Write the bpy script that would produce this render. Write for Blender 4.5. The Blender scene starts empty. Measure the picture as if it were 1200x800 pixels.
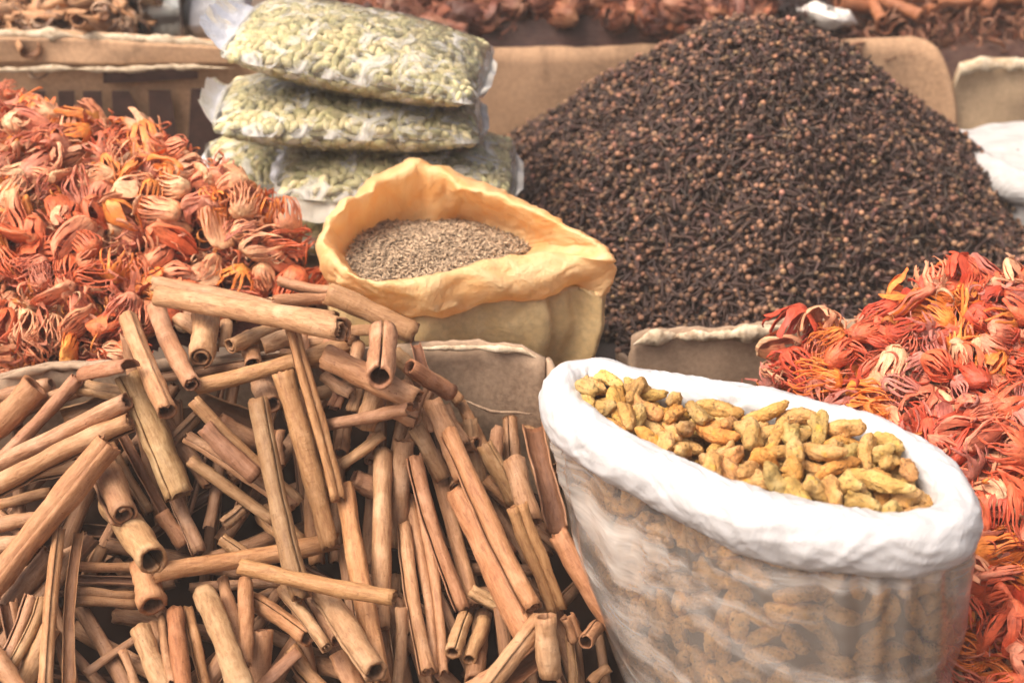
import bpy, math, random
import numpy as np
from mathutils import Vector, Matrix, Quaternion, noise

random.seed(7)
rng = np.random.default_rng(7)
R = math.radians
sc = bpy.context.scene
col = sc.collection

# ------------------------------------------------------------------ camera, sky, sun, exposure
HAZE = 0.017
CZ, PITCH, F = 1.05, R(30.0), 50 / 36 * 1200
cam_d = bpy.data.cameras.new('camera')
cam = bpy.data.objects.new('camera', cam_d)
col.objects.link(cam)
cam.location = (0, 0, CZ)
cam.rotation_euler = (R(90) - PITCH, 0, 0)
cam_d.lens = 50
cam_d.sensor_width = 36
cam_d.clip_start = 0.02
cam_d.clip_end = 200
cam_d.dof.use_dof = True
cam_d.dof.focus_distance = 1.34
cam_d.dof.aperture_fstop = 4.8
sc.camera = cam

SUN_EL, SUN_AZ = R(60), R(-112)           # sun high, to the left of the viewer
w = bpy.data.worlds.new('World')
sc.world = w
w.use_nodes = True
nt = w.node_tree
nt.nodes.clear()
sky = nt.nodes.new('ShaderNodeTexSky')
sky.sky_type = 'NISHITA'
sky.sun_disc = False
sky.sun_elevation = SUN_EL
sky.sun_rotation = SUN_AZ
sky.air_density = 0.35
sky.dust_density = 10.0
sky.ozone_density = 0.0
bg = nt.nodes.new('ShaderNodeBackground')
bg.inputs['Strength'].default_value = 0.15
out = nt.nodes.new('ShaderNodeOutputWorld')
nt.links.new(sky.outputs[0], bg.inputs[0])
nt.links.new(bg.outputs[0], out.inputs[0])

sun_d = bpy.data.lights.new('sun', 'SUN')
sun_d.energy = 0.85
sun_d.angle = R(32)
sun_d.color = (1.0, 0.90, 0.78)
sun = bpy.data.objects.new('sun', sun_d)
col.objects.link(sun)
sd = Vector((math.sin(SUN_AZ) * math.cos(SUN_EL), math.cos(SUN_AZ) * math.cos(SUN_EL), math.sin(SUN_EL)))
sun.rotation_euler = sd.to_track_quat('Z', 'Y').to_euler()

sc.view_settings.view_transform = 'Standard'
sc.view_settings.look = 'None'
sc.view_settings.exposure = 0.82
sc.view_settings.gamma = 1.0
sc.render.engine = 'CYCLES'
sc.cycles.use_denoising = True
sc.cycles.max_bounces = 8
sc.cycles.transparent_max_bounces = 16
sc.cycles.caustics_reflective = False
sc.cycles.caustics_refractive = False

# ------------------------------------------------------------------ geometry helpers
CAM = np.array([0, 0, CZ])
FWD = np.array([0, math.cos(PITCH), -math.sin(PITCH)])
UPV = np.array([0, math.sin(PITCH), math.cos(PITCH)])
RGT = np.array([1.0, 0, 0])


def ray(px, py):
    return RGT * ((px - 600) / F) + FWD + UPV * (-(py - 400) / F)


def U(px, py, z):                         # the point of the place at height z seen at that pixel of the photograph
    d = ray(px, py)
    return CAM + d * ((z - CZ) / d[2])


def UY(px, py, y):
    d = ray(px, py)
    return CAM + d * (y / d[1])


def PX(p):
    v = np.asarray(p, float) - CAM
    dpt = v @ FWD
    return 600 + F * (v @ RGT) / dpt, 400 - F * (v @ UPV) / dpt


def depth_of(p):
    return float((np.asarray(p) - CAM) @ FWD)


class TPS:                                # smooth height field through scattered control points
    def __init__(s, pts, lam=1e-4):
        P = np.array(pts, float)
        s.c = P[:, :2]
        n = len(P)
        K = s.k(np.linalg.norm(s.c[:, None] - s.c[None], axis=2)) + lam * np.eye(n)
        A = np.zeros((n + 3, n + 3))
        A[:n, :n] = K
        A[:n, n] = 1
        A[:n, n + 1:] = s.c
        A[n, :n] = 1
        A[n + 1:, :n] = s.c.T
        s.w = np.linalg.solve(A, np.concatenate([P[:, 2], [0, 0, 0]]))

    def k(s, r):
        return np.where(r > 1e-9, r * r * np.log(np.maximum(r, 1e-9)), 0)

    def __call__(s, x, y):
        x = np.atleast_1d(np.asarray(x, float))
        y = np.atleast_1d(np.asarray(y, float))
        d = np.sqrt((x[:, None] - s.c[None, :, 0]) ** 2 + (y[:, None] - s.c[None, :, 1]) ** 2)
        n = len(s.c)
        return s.k(d) @ s.w[:n] + s.w[n] + s.w[n + 1] * x + s.w[n + 2] * y


def hit(H, px, py, z0=0.25):              # where the view through a pixel meets a height field
    z = z0
    for _ in range(14):
        p = U(px, py, z)
        z = 0.5 * z + 0.5 * float(H(p[0], p[1])[0])
    return U(px, py, z)


def field_px(pts):
    return TPS([tuple(U(a, b, c)) for a, b, c in pts])


def mesh(name, V, Fs, mat, smooth=True, tint=None, mat_idx=None):
    me = bpy.data.meshes.new(name)
    V = np.asarray(V, np.float32)
    if isinstance(Fs, np.ndarray):
        groups = [Fs]
    else:
        groups = [np.asarray(f) for f in Fs if len(f)]
    nl = sum(g.size for g in groups)
    npol = sum(len(g) for g in groups)
    me.vertices.add(len(V))
    me.vertices.foreach_set('co', V.ravel())
    me.loops.add(nl)
    me.polygons.add(npol)
    li = np.concatenate([g.ravel() for g in groups]).astype(np.int32)
    tot = np.concatenate([np.full(len(g), g.shape[1]) for g in groups]).astype(np.int32)
    st = np.concatenate([[0], np.cumsum(tot)[:-1]]).astype(np.int32)
    me.loops.foreach_set('vertex_index', li)
    me.polygons.foreach_set('loop_start', st)
    me.polygons.foreach_set('loop_total', tot)
    me.polygons.foreach_set('use_smooth', np.full(npol, smooth, bool))
    if mat is not None:
        for m in (mat if isinstance(mat, (list, tuple)) else [mat]):
            me.materials.append(m)
    if mat_idx is not None:
        me.polygons.foreach_set('material_index', np.asarray(mat_idx, np.int32))
    if tint is not None:
        a = me.color_attributes.new('tint', 'FLOAT_COLOR', 'POINT')
        t = np.ones((len(V), 4), np.float32)
        t[:, :3] = tint
        a.data.foreach_set('color', t.ravel())
    me.update(calc_edges=True)
    me.validate()
    return me


def obj(name, me, parent=None, loc=None, mat4=None, color=None, **props):
    o = bpy.data.objects.new(name, me)
    col.objects.link(o)
    if parent is not None:
        o.parent = parent
    if mat4 is not None:
        o.matrix_basis = mat4
    elif loc is not None:
        o.location = loc
    if color is not None:
        o.color = (*color, 1)
    for k, v in props.items():
        o[k] = v
    return o


def empty(name, loc, rz=0, **props):
    o = bpy.data.objects.new(name, None)
    col.objects.link(o)
    o.location = loc
    o.rotation_euler = (0, 0, rz)
    o.empty_display_size = 0.05
    for k, v in props.items():
        o[k] = v
    return o


def frame(pos, ax, roll=0.0, scale=1.0):  # local X along ax
    ax = Vector(ax).normalized()
    q = ax.to_track_quat('X', 'Z')
    m = q.to_matrix().to_4x4()
    return Matrix.Translation(Vector(pos)) @ m @ Matrix.Rotation(roll, 4, 'X') @ Matrix.Scale(scale, 4)


def grid_faces(nr, nc, wrap=False):
    r = np.arange(nr - 1)[:, None]
    c = np.arange(nc if wrap else nc - 1)[None]
    c2 = (c + 1) % nc
    return np.stack([r * nc + c, r * nc + c2, (r + 1) * nc + c2, (r + 1) * nc + c], -1).reshape(-1, 4)


def rotm(q):                              # (n,4) quaternions wxyz -> (n,3,3)
    q = q / np.linalg.norm(q, axis=1, keepdims=True)
    a, b, c, d = q.T
    return np.stack([np.stack([1 - 2 * (c * c + d * d), 2 * (b * c - a * d), 2 * (b * d + a * c)], -1),
                     np.stack([2 * (b * c + a * d), 1 - 2 * (b * b + d * d), 2 * (c * d - a * b)], -1),
                     np.stack([2 * (b * d - a * c), 2 * (c * d + a * b), 1 - 2 * (b * b + c * c)], -1)], 1)


def along(axs, roll):                     # rotation matrices that carry X to each axis, with a roll
    ax = axs / np.linalg.norm(axs, axis=1, keepdims=True)
    ref = np.tile([0.0, 0, 1], (len(ax), 1))
    ref[np.abs(ax[:, 2]) > 0.95] = [0, 1, 0]
    y = np.cross(ref, ax)
    y /= np.linalg.norm(y, axis=1, keepdims=True)
    z = np.cross(ax, y)
    c, s = np.cos(roll)[:, None], np.sin(roll)[:, None]
    return np.stack([ax, y * c + z * s, -y * s + z * c], -1)


def scatter(tmpls, pos, rot, scl, tints):  # many copies of little templates joined into one mesh's arrays
    Vs, T, Q, C, off = [], [], [], [], 0
    k = rng.integers(0, len(tmpls), len(pos))
    for i, (V, Fq, Ft, Ct) in enumerate(tmpls):
        ix = np.where(k == i)[0]
        if not len(ix):
            continue
        W = np.einsum('nij,vj->nvi', rot[ix], V) * scl[ix][:, None, None] + pos[ix][:, None, :]
        o = off + np.arange(len(ix)) * len(V)
        if len(Fq):
            Q.append((Fq[None] + o[:, None, None]).reshape(-1, 4))
        if len(Ft):
            T.append((Ft[None] + o[:, None, None]).reshape(-1, 3))
        C.append((Ct[None] * tints[ix][:, None, :]).reshape(-1, 3))
        Vs.append(W.reshape(-1, 3))
        off += W.shape[0] * W.shape[1]
    return np.concatenate(Vs), (np.concatenate(Q) if Q else []), (np.concatenate(T) if T else []), np.concatenate(C)


def join(parts):                          # [(V, quads, tris, colours)]
    V, Q, T, C, off = [], [], [], [], 0
    for v, q, t, c in parts:
        V.append(v)
        if len(q):
            Q.append(np.asarray(q) + off)
        if len(t):
            T.append(np.asarray(t) + off)
        C.append(np.broadcast_to(c, (len(v), 3)))
        off += len(v)
    return np.concatenate(V), [np.concatenate(Q) if Q else [], np.concatenate(T) if T else []], np.concatenate(C)


def nz(p, s=1.0, off=0.0):
    return noise.noise(Vector((p[0] * s + off, p[1] * s + off * 1.7, p[2] * s - off)))


# ------------------------------------------------------------------ material helpers
class M:
    def __init__(s, name):
        s.m = bpy.data.materials.new(name)
        s.m.use_nodes = True
        s.t = s.m.node_tree
        s.t.nodes.clear()
        s.out = s.n('ShaderNodeOutputMaterial')

    def n(s, typ, **kw):
        nd = s.t.nodes.new(typ)
        for k, v in kw.items():
            if k.startswith('i_'):
                nd.inputs[k[2:].replace('_', ' ')].default_value = v
            else:
                setattr(nd, k, v)
        return nd

    def l(s, a, b):
        s.t.links.new(a, b)

    def coord(s, scale=(1, 1, 1), src='Object', loc_rnd=True):
        tc = s.n('ShaderNodeTexCoord')
        mp = s.n('ShaderNodeMapping')
        mp.inputs['Scale'].default_value = scale
        s.l(tc.outputs[src], mp.inputs['Vector'])
        if loc_rnd:
            oi = s.n('ShaderNodeObjectInfo')
            ml = s.n('ShaderNodeMath', operation='MULTIPLY')
            ml.inputs[1].default_value = 37.0
            s.l(oi.outputs['Random'], ml.inputs[0])
            cb = s.n('ShaderNodeCombineXYZ')
            s.l(ml.outputs[0], cb.inputs[0])
            s.l(ml.outputs[0], cb.inputs[1])
            s.l(cb.outputs[0], mp.inputs['Location'])
        return mp.outputs[0]

    def noise(s, vec, scale, detail=4, rough=0.55, dist=0.0):
        nd = s.n('ShaderNodeTexNoise')
        nd.inputs['Scale'].default_value = scale
        nd.inputs['Detail'].default_value = detail
        nd.inputs['Roughness'].default_value = rough
        nd.inputs['Distortion'].default_value = dist
        s.l(vec, nd.inputs['Vector'])
        return nd.outputs['Fac']

    def ramp(s, fac, stops, interp='LINEAR'):
        nd = s.n('ShaderNodeValToRGB')
        nd.color_ramp.interpolation = interp
        e = nd.color_ramp.elements
        while len(e) < len(stops):
            e.new(0.5)
        for i, (p, c) in enumerate(stops):
            e[i].position = p
            e[i].color = (*c, 1) if len(c) == 3 else c
        s.l(fac, nd.inputs[0])
        return nd.outputs[0]

    def mix(s, fac, a, b, mode='MIX'):
        nd = s.n('ShaderNodeMix', data_type='RGBA', blend_type=mode)
        for sock, v in ((nd.inputs[0], fac), (nd.inputs[6], a), (nd.inputs[7], b)):
            if isinstance(v, bpy.types.NodeSocket):
                s.l(v, sock)
            elif isinstance(v, (int, float)):
                sock.default_value = v
            else:
                sock.default_value = (*v, 1)
        return nd.outputs[2]

    def bump(s, h, strength, dist, nrm=None):
        nd = s.n('ShaderNodeBump')
        nd.inputs['Strength'].default_value = strength
        nd.inputs['Distance'].default_value = dist
        s.l(h, nd.inputs['Height'])
        if nrm is not None:
            s.l(nrm, nd.inputs['Normal'])
        return nd.outputs[0]

    def pbr(s, colr, rough=0.6, nrm=None, spec=0.4, sss=0.0, sss_r=(0.01, 0.006, 0.003), coat=0.0):
        p = s.n('ShaderNodeBsdfPrincipled')
        if isinstance(colr, bpy.types.NodeSocket):
            s.l(colr, p.inputs['Base Color'])
        else:
            p.inputs['Base Color'].default_value = (*colr, 1)
        if isinstance(rough, bpy.types.NodeSocket):
            s.l(rough, p.inputs['Roughness'])
        else:
            p.inputs['Roughness'].default_value = rough
        p.inputs['Specular IOR Level'].default_value = spec
        if sss:
            p.inputs['Subsurface Weight'].default_value = sss
            p.inputs['Subsurface Radius'].default_value = sss_r
            p.inputs['Subsurface Scale'].default_value = 1.0
        if coat:
            p.inputs['Coat Weight'].default_value = coat
            p.inputs['Coat Roughness'].default_value = 0.15
        if nrm is not None:
            s.l(nrm, p.inputs['Normal'])
        return p.outputs[0]

    def mixs(s, fac, a, b):
        nd = s.n('ShaderNodeMixShader')
        if isinstance(fac, bpy.types.NodeSocket):
            s.l(fac, nd.inputs[0])
        else:
            nd.inputs[0].default_value = fac
        s.l(a, nd.inputs[1])
        s.l(b, nd.inputs[2])
        return nd.outputs[0]

    def done(s, sh):
        s.l(sh, s.out.inputs['Surface'])
        return s.m


def mat_card(name, base, dark, torn=(0.62, 0.50, 0.36), seed=0.0):
    m = M(name)
    v = m.coord((1, 1, 1), loc_rnd=False)
    big = m.noise(v, 5 + seed, 5, 0.6)
    fine = m.noise(v, 160, 3, 0.7)
    mp = m.n('ShaderNodeMapping')
    mp.inputs['Scale'].default_value = (260, 260, 6)
    m.l(v, mp.inputs[0])
    flute = m.noise(mp.outputs[0], 1.0, 2)
    c = m.ramp(big, [(0.3, dark), (0.62, base)])
    c = m.mix(m.ramp(fine, [(0.35, (0, 0, 0)), (0.75, (1, 1, 1))]), c, tuple(min(1, x * 1.25) for x in base))
    stain = m.noise(v, 14, 6, 0.7, 0.6)
    c = m.mix(m.ramp(stain, [(0.58, (0, 0, 0)), (0.72, (0.55, 0.55, 0.55))]), c, tuple(x * 0.45 for x in dark))
    b = m.bump(flute, 0.25, 0.0008)
    b = m.bump(big, 0.5, 0.01, b)
    return m.done(m.pbr(c, 0.85, b, 0.15))


CARD = mat_card('cardboard_tan', (0.46, 0.29, 0.17), (0.33, 0.20, 0.115))
CARD_GREY = mat_card('cardboard_greybrown', (0.36, 0.255, 0.170), (0.225, 0.150, 0.098), seed=2)
CARD_PALE = mat_card('cardboard_beige', (0.50, 0.36, 0.22), (0.37, 0.26, 0.155), seed=3)
mm = M('torn_cardboard')
v = mm.coord(loc_rnd=False)
n1 = mm.noise(v, 90, 5, 0.7)
c = mm.ramp(n1, [(0.3, (0.30, 0.21, 0.13)), (0.5, (0.55, 0.44, 0.30)), (0.72, (0.70, 0.60, 0.45))])
TORN = mm.done(mm.pbr(c, 0.9, mm.bump(n1, 0.8, 0.003), 0.1))
mm = M('dark_print')
v = mm.coord(loc_rnd=False)
n1 = mm.noise(v, 50, 5, 0.7)
c = mm.ramp(n1, [(0.3, (0.045, 0.026, 0.022)), (0.7, (0.09, 0.05, 0.04))])
PRINT = mm.done(mm.pbr(c, 0.8, None, 0.15))


def mat_cinnamon(name, src):
    m = M(name)
    v = m.coord((12, 60, 60))
    v2 = m.coord((1, 1, 1))
    streak = m.noise(v, 5.0, 5, 0.65, 0.4)
    patch = m.noise(v2, 26, 5, 0.6, 0.3)
    speck = m.noise(v2, 260, 2, 0.5)
    c = m.ramp(streak, [(0.25, (0.19, 0.088, 0.043)), (0.48, (0.335, 0.180, 0.090)), (0.78, (0.46, 0.275, 0.155))])
    c = m.mix(m.ramp(patch, [(0.52, (0, 0, 0)), (0.75, (0.6, 0.6, 0.6))]), c, (0.60, 0.40, 0.26))
    c = m.mix(m.ramp(patch, [(0.22, (0.55, 0.55, 0.55)), (0.42, (0, 0, 0))]), c, (0.26, 0.105, 0.050))
    c = m.mix(m.ramp(speck, [(0.24, (0.6, 0.6, 0.6)), (0.34, (0, 0, 0))]), c, (0.13, 0.05, 0.025))
    if src == 'obj':
        oi = m.n('ShaderNodeObjectInfo')
        c = m.mix(1.0, c, oi.outputs['Color'], 'MULTIPLY')
    at = m.n('ShaderNodeAttribute', attribute_name='tint')
    c = m.mix(1.0, c, at.outputs['Color'], 'MULTIPLY')
    wrk = m.noise(m.coord((90, 22, 22)), 3.0, 4, 0.6, 0.8)
    b = m.bump(streak, 0.7, 0.0018)
    b = m.bump(wrk, 0.5, 0.0016, b)
    b = m.bump(speck, 0.25, 0.0006, b)
    b = m.bump(patch, 0.4, 0.002, b)
    return m.done(m.pbr(c, 0.58, b, 0.35))


CINN = mat_cinnamon('cinnamon_bark', 'obj')

# clove: vertex colours carry bud and stem
mm = M('clove')
v = mm.coord((1, 1, 1))
n1 = mm.noise(v, 420, 3, 0.6)
at = mm.n('ShaderNodeAttribute', attribute_name='tint')
c = mm.mix(1.0, at.outputs['Color'], mm.ramp(n1, [(0.3, (0.6, 0.6, 0.6)), (0.7, (1.35, 1.35, 1.35))]), 'MULTIPLY')
CLOVE = mm.done(mm.pbr(c, 0.62, mm.bump(n1, 0.6, 0.0008), 0.35))


def mat_mace(name, src):
    m = M(name)
    v = m.coord((1, 1, 1))
    n1 = m.noise(v, 70, 4, 0.6, 0.3)
    n2 = m.noise(v, 420, 3, 0.6)
    at = m.n('ShaderNodeAttribute', attribute_name='tint')
    c = at.outputs['Color']
    if src == 'obj':
        oi = m.n('ShaderNodeObjectInfo')
        c = m.mix(1.0, c, oi.outputs['Color'], 'MULTIPLY')
    c = m.mix(1.0, c, m.ramp(n1, [(0.28, (0.62, 0.48, 0.50)), (0.5, (1, 1, 1)), (0.75, (1.25, 1.45, 1.5))]), 'MULTIPLY')
    vein = m.noise(m.coord((30, 170, 170)), 2.0, 4, 0.6, 0.5)
    c = m.mix(1.0, c, m.ramp(vein, [(0.3, (0.70, 0.60, 0.60)), (0.55, (1.04, 1.04, 1.04))]), 'MULTIPLY')
    b = m.bump(n2, 0.35, 0.0008)
    b = m.bump(vein, 0.8, 0.0022, b)
    p = m.pbr(c, 0.42, b, 0.45)
    tr = m.n('ShaderNodeBsdfTranslucent')
    m.l(c, tr.inputs[0])
    return m.done(m.mixs(0.22, p, tr.outputs[0]))


MACE = mat_mace('mace_aril', 'obj')
MACE_S = mat_mace('mace_shreds', 'attr')

mm = M('turmeric_root')
v = mm.coord((1, 1, 1))
n1 = mm.noise(v, 38, 5, 0.62, 0.4)
n2 = mm.noise(v, 230, 4, 0.7)
n3 = mm.noise(v, 95, 3, 0.6)
c = mm.ramp(n1, [(0.28, (0.30, 0.155, 0.045)), (0.46, (0.50, 0.285, 0.090)), (0.72, (0.60, 0.40, 0.18))])
c = mm.mix(mm.ramp(n3, [(0.62, (0, 0, 0)), (0.72, (0.75, 0.75, 0.75))]), c, (0.62, 0.34, 0.05))
c = mm.mix(mm.ramp(n2, [(0.34, (0.85, 0.85, 0.85)), (0.47, (0, 0, 0))]), c, (0.14, 0.085, 0.035))
oi = mm.n('ShaderNodeObjectInfo')
c = mm.mix(1.0, c, oi.outputs['Color'], 'MULTIPLY')
b = mm.bump(n2, 0.9, 0.0022)
b = mm.bump(n3, 0.8, 0.0035, b)
TURM = mm.done(mm.pbr(c, 0.75, b, 0.2))

mm = M('cardamom_pod')
v = mm.coord((1, 1, 1))
n1 = mm.noise(v, 120, 3, 0.6)
at = mm.n('ShaderNodeAttribute', attribute_name='tint')
c = mm.mix(1.0, at.outputs['Color'], mm.ramp(n1, [(0.3, (0.75, 0.78, 0.7)), (0.7, (1.15, 1.15, 1.15))]), 'MULTIPLY')
PODM = mm.done(mm.pbr(c, 0.6, mm.bump(n1, 0.5, 0.001), 0.3))

mm = M('cumin_seed')
at = mm.n('ShaderNodeAttribute', attribute_name='tint')
CUMIN = mm.done(mm.pbr(at.outputs['Color'], 0.7, None, 0.25))

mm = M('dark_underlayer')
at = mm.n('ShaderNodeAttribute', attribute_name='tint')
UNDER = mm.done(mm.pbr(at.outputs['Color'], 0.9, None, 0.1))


def mat_film(name, tintc, milk_sheen_lo, milk_sheen_hi, body, rough=0.22, nscale=9.0, bumpd=0.004, gloss=0.35, trl=0.45, stretch=(1, 1, 1), ior=1.4, cut=(.38, .66), rot=0.0):
    m = M(name)
    v = m.coord(stretch, loc_rnd=False)
    if rot:
        v.node.inputs['Rotation'].default_value = (0, rot, 0)
    n1 = m.noise(v, nscale, 5, 0.6, 0.6 if rot else 1.2)
    n2 = m.noise(v, nscale * 4.5, 4, 0.6, 0.8)
    b = m.bump(n1, 0.8, bumpd * 2)
    b = m.bump(n2, 0.7, bumpd, b)
    tr = m.n('ShaderNodeBsdfTransparent')
    tr.inputs[0].default_value = (*tintc, 1)
    df = m.n('ShaderNodeBsdfDiffuse')
    df.inputs[0].default_value = (*body, 1)
    tl = m.n('ShaderNodeBsdfTranslucent')
    tl.inputs[0].default_value = (*body, 1)
    gl = m.n('ShaderNodeBsdfGlossy')
    gl.inputs[0].default_value = (1, 1, 1, 1)
    gl.inputs['Roughness'].default_value = rough
    for x in (df, tl, gl):
        m.l(b, x.inputs['Normal'])
    milk_sheen = m.mixs(trl, df.outputs[0], tl.outputs[0])
    a = m.mixs(m.ramp(n1, [(cut[0], (milk_sheen_lo,) * 3), (cut[1], (milk_sheen_hi,) * 3)]), tr.outputs[0], milk_sheen)
    lw = m.n('ShaderNodeFresnel')
    lw.inputs['IOR'].default_value = ior
    m.l(b, lw.inputs['Normal'])
    gg = m.n('ShaderNodeMath', operation='MULTIPLY_ADD')
    gg.inputs[1].default_value = 1.0
    gg.inputs[2].default_value = gloss * 0.12
    m.l(lw.outputs[0], gg.inputs[0])
    return m.done(m.mixs(gg.outputs[0], a, gl.outputs[0]))


FILM_SACK = mat_film('sack_film', (0.99, 0.985, 0.975), 0.12, 0.60, (0.97, 0.90, 0.81), 0.24, 4.5, 0.0015, 0.1, 0.06, (1, 1, 5), ior=1.45, cut=(.42, .68), rot=R(-38))
FILM_PACK = mat_film('packet_film', (0.97, 0.965, 0.93), 0.03, 0.62, (0.92, 0.90, 0.82), 0.16, 30, 0.004, 0.0, 0.15, ior=1.28, cut=(.50, .66))  # whitish patches in the film imitate the sky's sheen on the packets
FILM_CLEAR = mat_film('packet_seam', (0.98, 0.975, 0.95), 0.50, 0.80, (0.84, 0.80, 0.70), 0.55, 20, 0.002, 0.0, 0.4, ior=1.2)

mm = M('white_plastic_roll')
v = mm.coord(loc_rnd=False)
v.node.inputs['Rotation'].default_value = (0, 0, R(30))
v.node.inputs['Scale'].default_value = (1.6, .7, 1.0)
n1 = mm.noise(v, 16, 5, 0.62, 1.6)
n2 = mm.noise(v, 60, 4, 0.6, 1.2)
c = mm.ramp(n1, [(0.3, (0.45, 0.447, 0.44)), (0.6, (0.54, 0.536, 0.528))])
b = mm.bump(n1, 0.5, 0.006)
b = mm.bump(n2, 0.25, 0.0015, b)
WHITE = mm.done(mm.pbr(c, 0.34, b, 0.5, sss=0.25, sss_r=(0.012, 0.011, 0.010)))

mm = M('yellow_plastic')
v = mm.coord(loc_rnd=False)
n1 = mm.noise(v, 16, 4, 0.6, 1.0)
n2 = mm.noise(v, 75, 4, 0.65, 0.6)
c = mm.ramp(n1, [(0.3, (0.90, 0.51, 0.19)), (0.62, (0.93, 0.67, 0.35))])
b = mm.bump(n1, 0.8, 0.009)
b = mm.bump(n2, 0.8, 0.003, b)
p = mm.pbr(c, 0.36, b, 0.45)
tl = mm.n('ShaderNodeBsdfTranslucent')
mm.l(c, tl.inputs[0])
YEL = mm.done(mm.mixs(0.38, p, tl.outputs[0]))

mm = M('beige_plastic')
v = mm.coord(loc_rnd=False)
n1 = mm.noise(v, 20, 4, 0.6, 1.0)
n2 = mm.noise(v, 120, 3, 0.6, 0.3)
c = mm.ramp(n1, [(0.3, (0.60, 0.40, 0.17)), (0.65, (0.76, 0.55, 0.27))])
c = mm.mix(mm.ramp(n2, [(0.4, (0, 0, 0)), (0.75, (0.4, 0.4, 0.4))]), c, (0.30, 0.21, 0.12))
b = mm.bump(n1, 0.6, 0.006)
b = mm.bump(n2, 0.3, 0.001, b)
BEIGE = mm.done(mm.pbr(c, 0.42, b, 0.4))

mm = M('stall_ground')
v = mm.coord(loc_rnd=False)
n1 = mm.noise(v, 3, 6, 0.65)
c = mm.ramp(n1, [(0.3, (0.10, 0.07, 0.05)), (0.7, (0.20, 0.15, 0.11))])
GROUND = mm.done(mm.pbr(c, 0.9, mm.bump(n1, 0.4, 0.01), 0.2))

mm = M('jar_glass')
g = mm.n('ShaderNodeBsdfGlossy')
g.inputs['Roughness'].default_value = 0.05
t = mm.n('ShaderNodeBsdfTransparent')
t.inputs[0].default_value = (0.93, 0.95, 0.95, 1)
fr = mm.n('ShaderNodeFresnel')
fr.inputs[0].default_value = 1.7
GLASS = mm.done(mm.mixs(fr.outputs[0], t.outputs[0], g.outputs[0]))
mm = M('white_powder')
WPOW = mm.done(mm.pbr((0.75, 0.70, 0.62), 0.8))

# ------------------------------------------------------------------ the setting
gv = [(-9, -4, 0), (9, -4, 0), (9, 12, 0), (-9, 12, 0)]
obj('ground', mesh('ground', gv, np.array([[0, 1, 2, 3]]), GROUND, False), kind='structure')


def panel(name, top, zb, thick, mat, parent, wav=0.004, seed=0.0, torn=0.004, nrow=14, side=1.0, sub=40):
    """A cardboard wall under a polyline of top points, with waviness and a ragged, chewed upper edge."""
    top = np.array(top, float)
    L = np.concatenate([[0], np.cumsum(np.linalg.norm(np.diff(top[:, :2], axis=0), axis=1))])
    n = sub
    s = np.linspace(0, L[-1], n)
    T = np.stack([np.interp(s, L, top[:, i]) for i in range(3)], 1)
    d = np.gradient(T[:, :2], axis=0)
    d /= np.linalg.norm(d, axis=1, keepdims=True)
    nr = np.stack([d[:, 1], -d[:, 0]], 1) * side
    jag = np.array([noise.noise(Vector((x * 60 + seed, seed, 0))) + 0.6 * noise.noise(Vector((x * 190, seed, 3))) for x in s]) * torn
    V = []
    for f in (0, 1):
        for r in range(nrow):
            k = r / (nrow - 1)
            z = T[:, 2] + jag + (zb - T[:, 2]) * k
            wv = np.array([noise.noise(Vector((T[i, 0] * 9 + seed, z[i] * 14, seed))) for i in range(n)]) * wav
            o = nr * ((wv + (thick if f else 0)) * (1 if f == 0 else -1) if False else (wv - (thick if f else 0)))[:, None]
            V.append(np.column_stack([T[:, :2] + o, z]))
    V = np.concatenate(V)
    A = grid_faces(nrow, n)
    B = grid_faces(nrow, n)[:, ::-1] + nrow * n
    i = np.arange(n - 1)
    h = nrow * n
    capT = np.stack([i, i + h, i + 1 + h, i + 1], 1)
    b0 = (nrow - 1) * n
    capB = np.stack([i + b0, i + 1 + b0, i + 1 + b0 + h, i + b0 + h], 1)
    r = np.arange(nrow - 1) * n
    capL = np.stack([r, r + n, r + n + h, r + h], 1)
    r2 = r + n - 1
    capR = np.stack([r2, r2 + h, r2 + n + h, r2 + n], 1)
    Fs = np.concatenate([A, B, capT, capB, capL, capR])
    V = V - np.array(parent.location)
    return obj(name, mesh(name, V, Fs, mat), parent)


def torn_edge(name, top, mat, parent, rad=0.005, seed=0.0, sub=90, drop=0.003):
    """The frayed, peeled liner along a cardboard rim: a lumpy strip."""
    top = np.array(top, float)
    L = np.concatenate([[0], np.cumsum(np.linalg.norm(np.diff(top, axis=0), axis=1))])
    s = np.linspace(0, L[-1], sub)
    T = np.stack([np.interp(s, L, top[:, i]) for i in range(3)], 1)
    m_ = 8
    V = []
    for i in range(sub):
        for j in range(m_):
            a = 2 * math.pi * j / m_
            k = .75 + 1.1 * noise.noise(Vector((s[i] * 26 + seed, seed, 2))) + .5 * noise.noise(Vector((s[i] * 75 + seed, j * .7, seed))) + .25 * noise.noise(Vector((s[i] * 210, j * .9, seed)))
            k = max(k, .12)
            k *= min(1, 6 * i / sub + 0.1, 6 * (sub - 1 - i) / sub + 0.1)
            V.append(T[i] + np.array([0, math.cos(a) * rad * 0.8 * k, math.sin(a) * rad * 1.1 * k - drop]))
    return obj(name, mesh(name, np.array(V) - np.array(parent.location), grid_faces(sub, m_, True), mat), parent)


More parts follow.
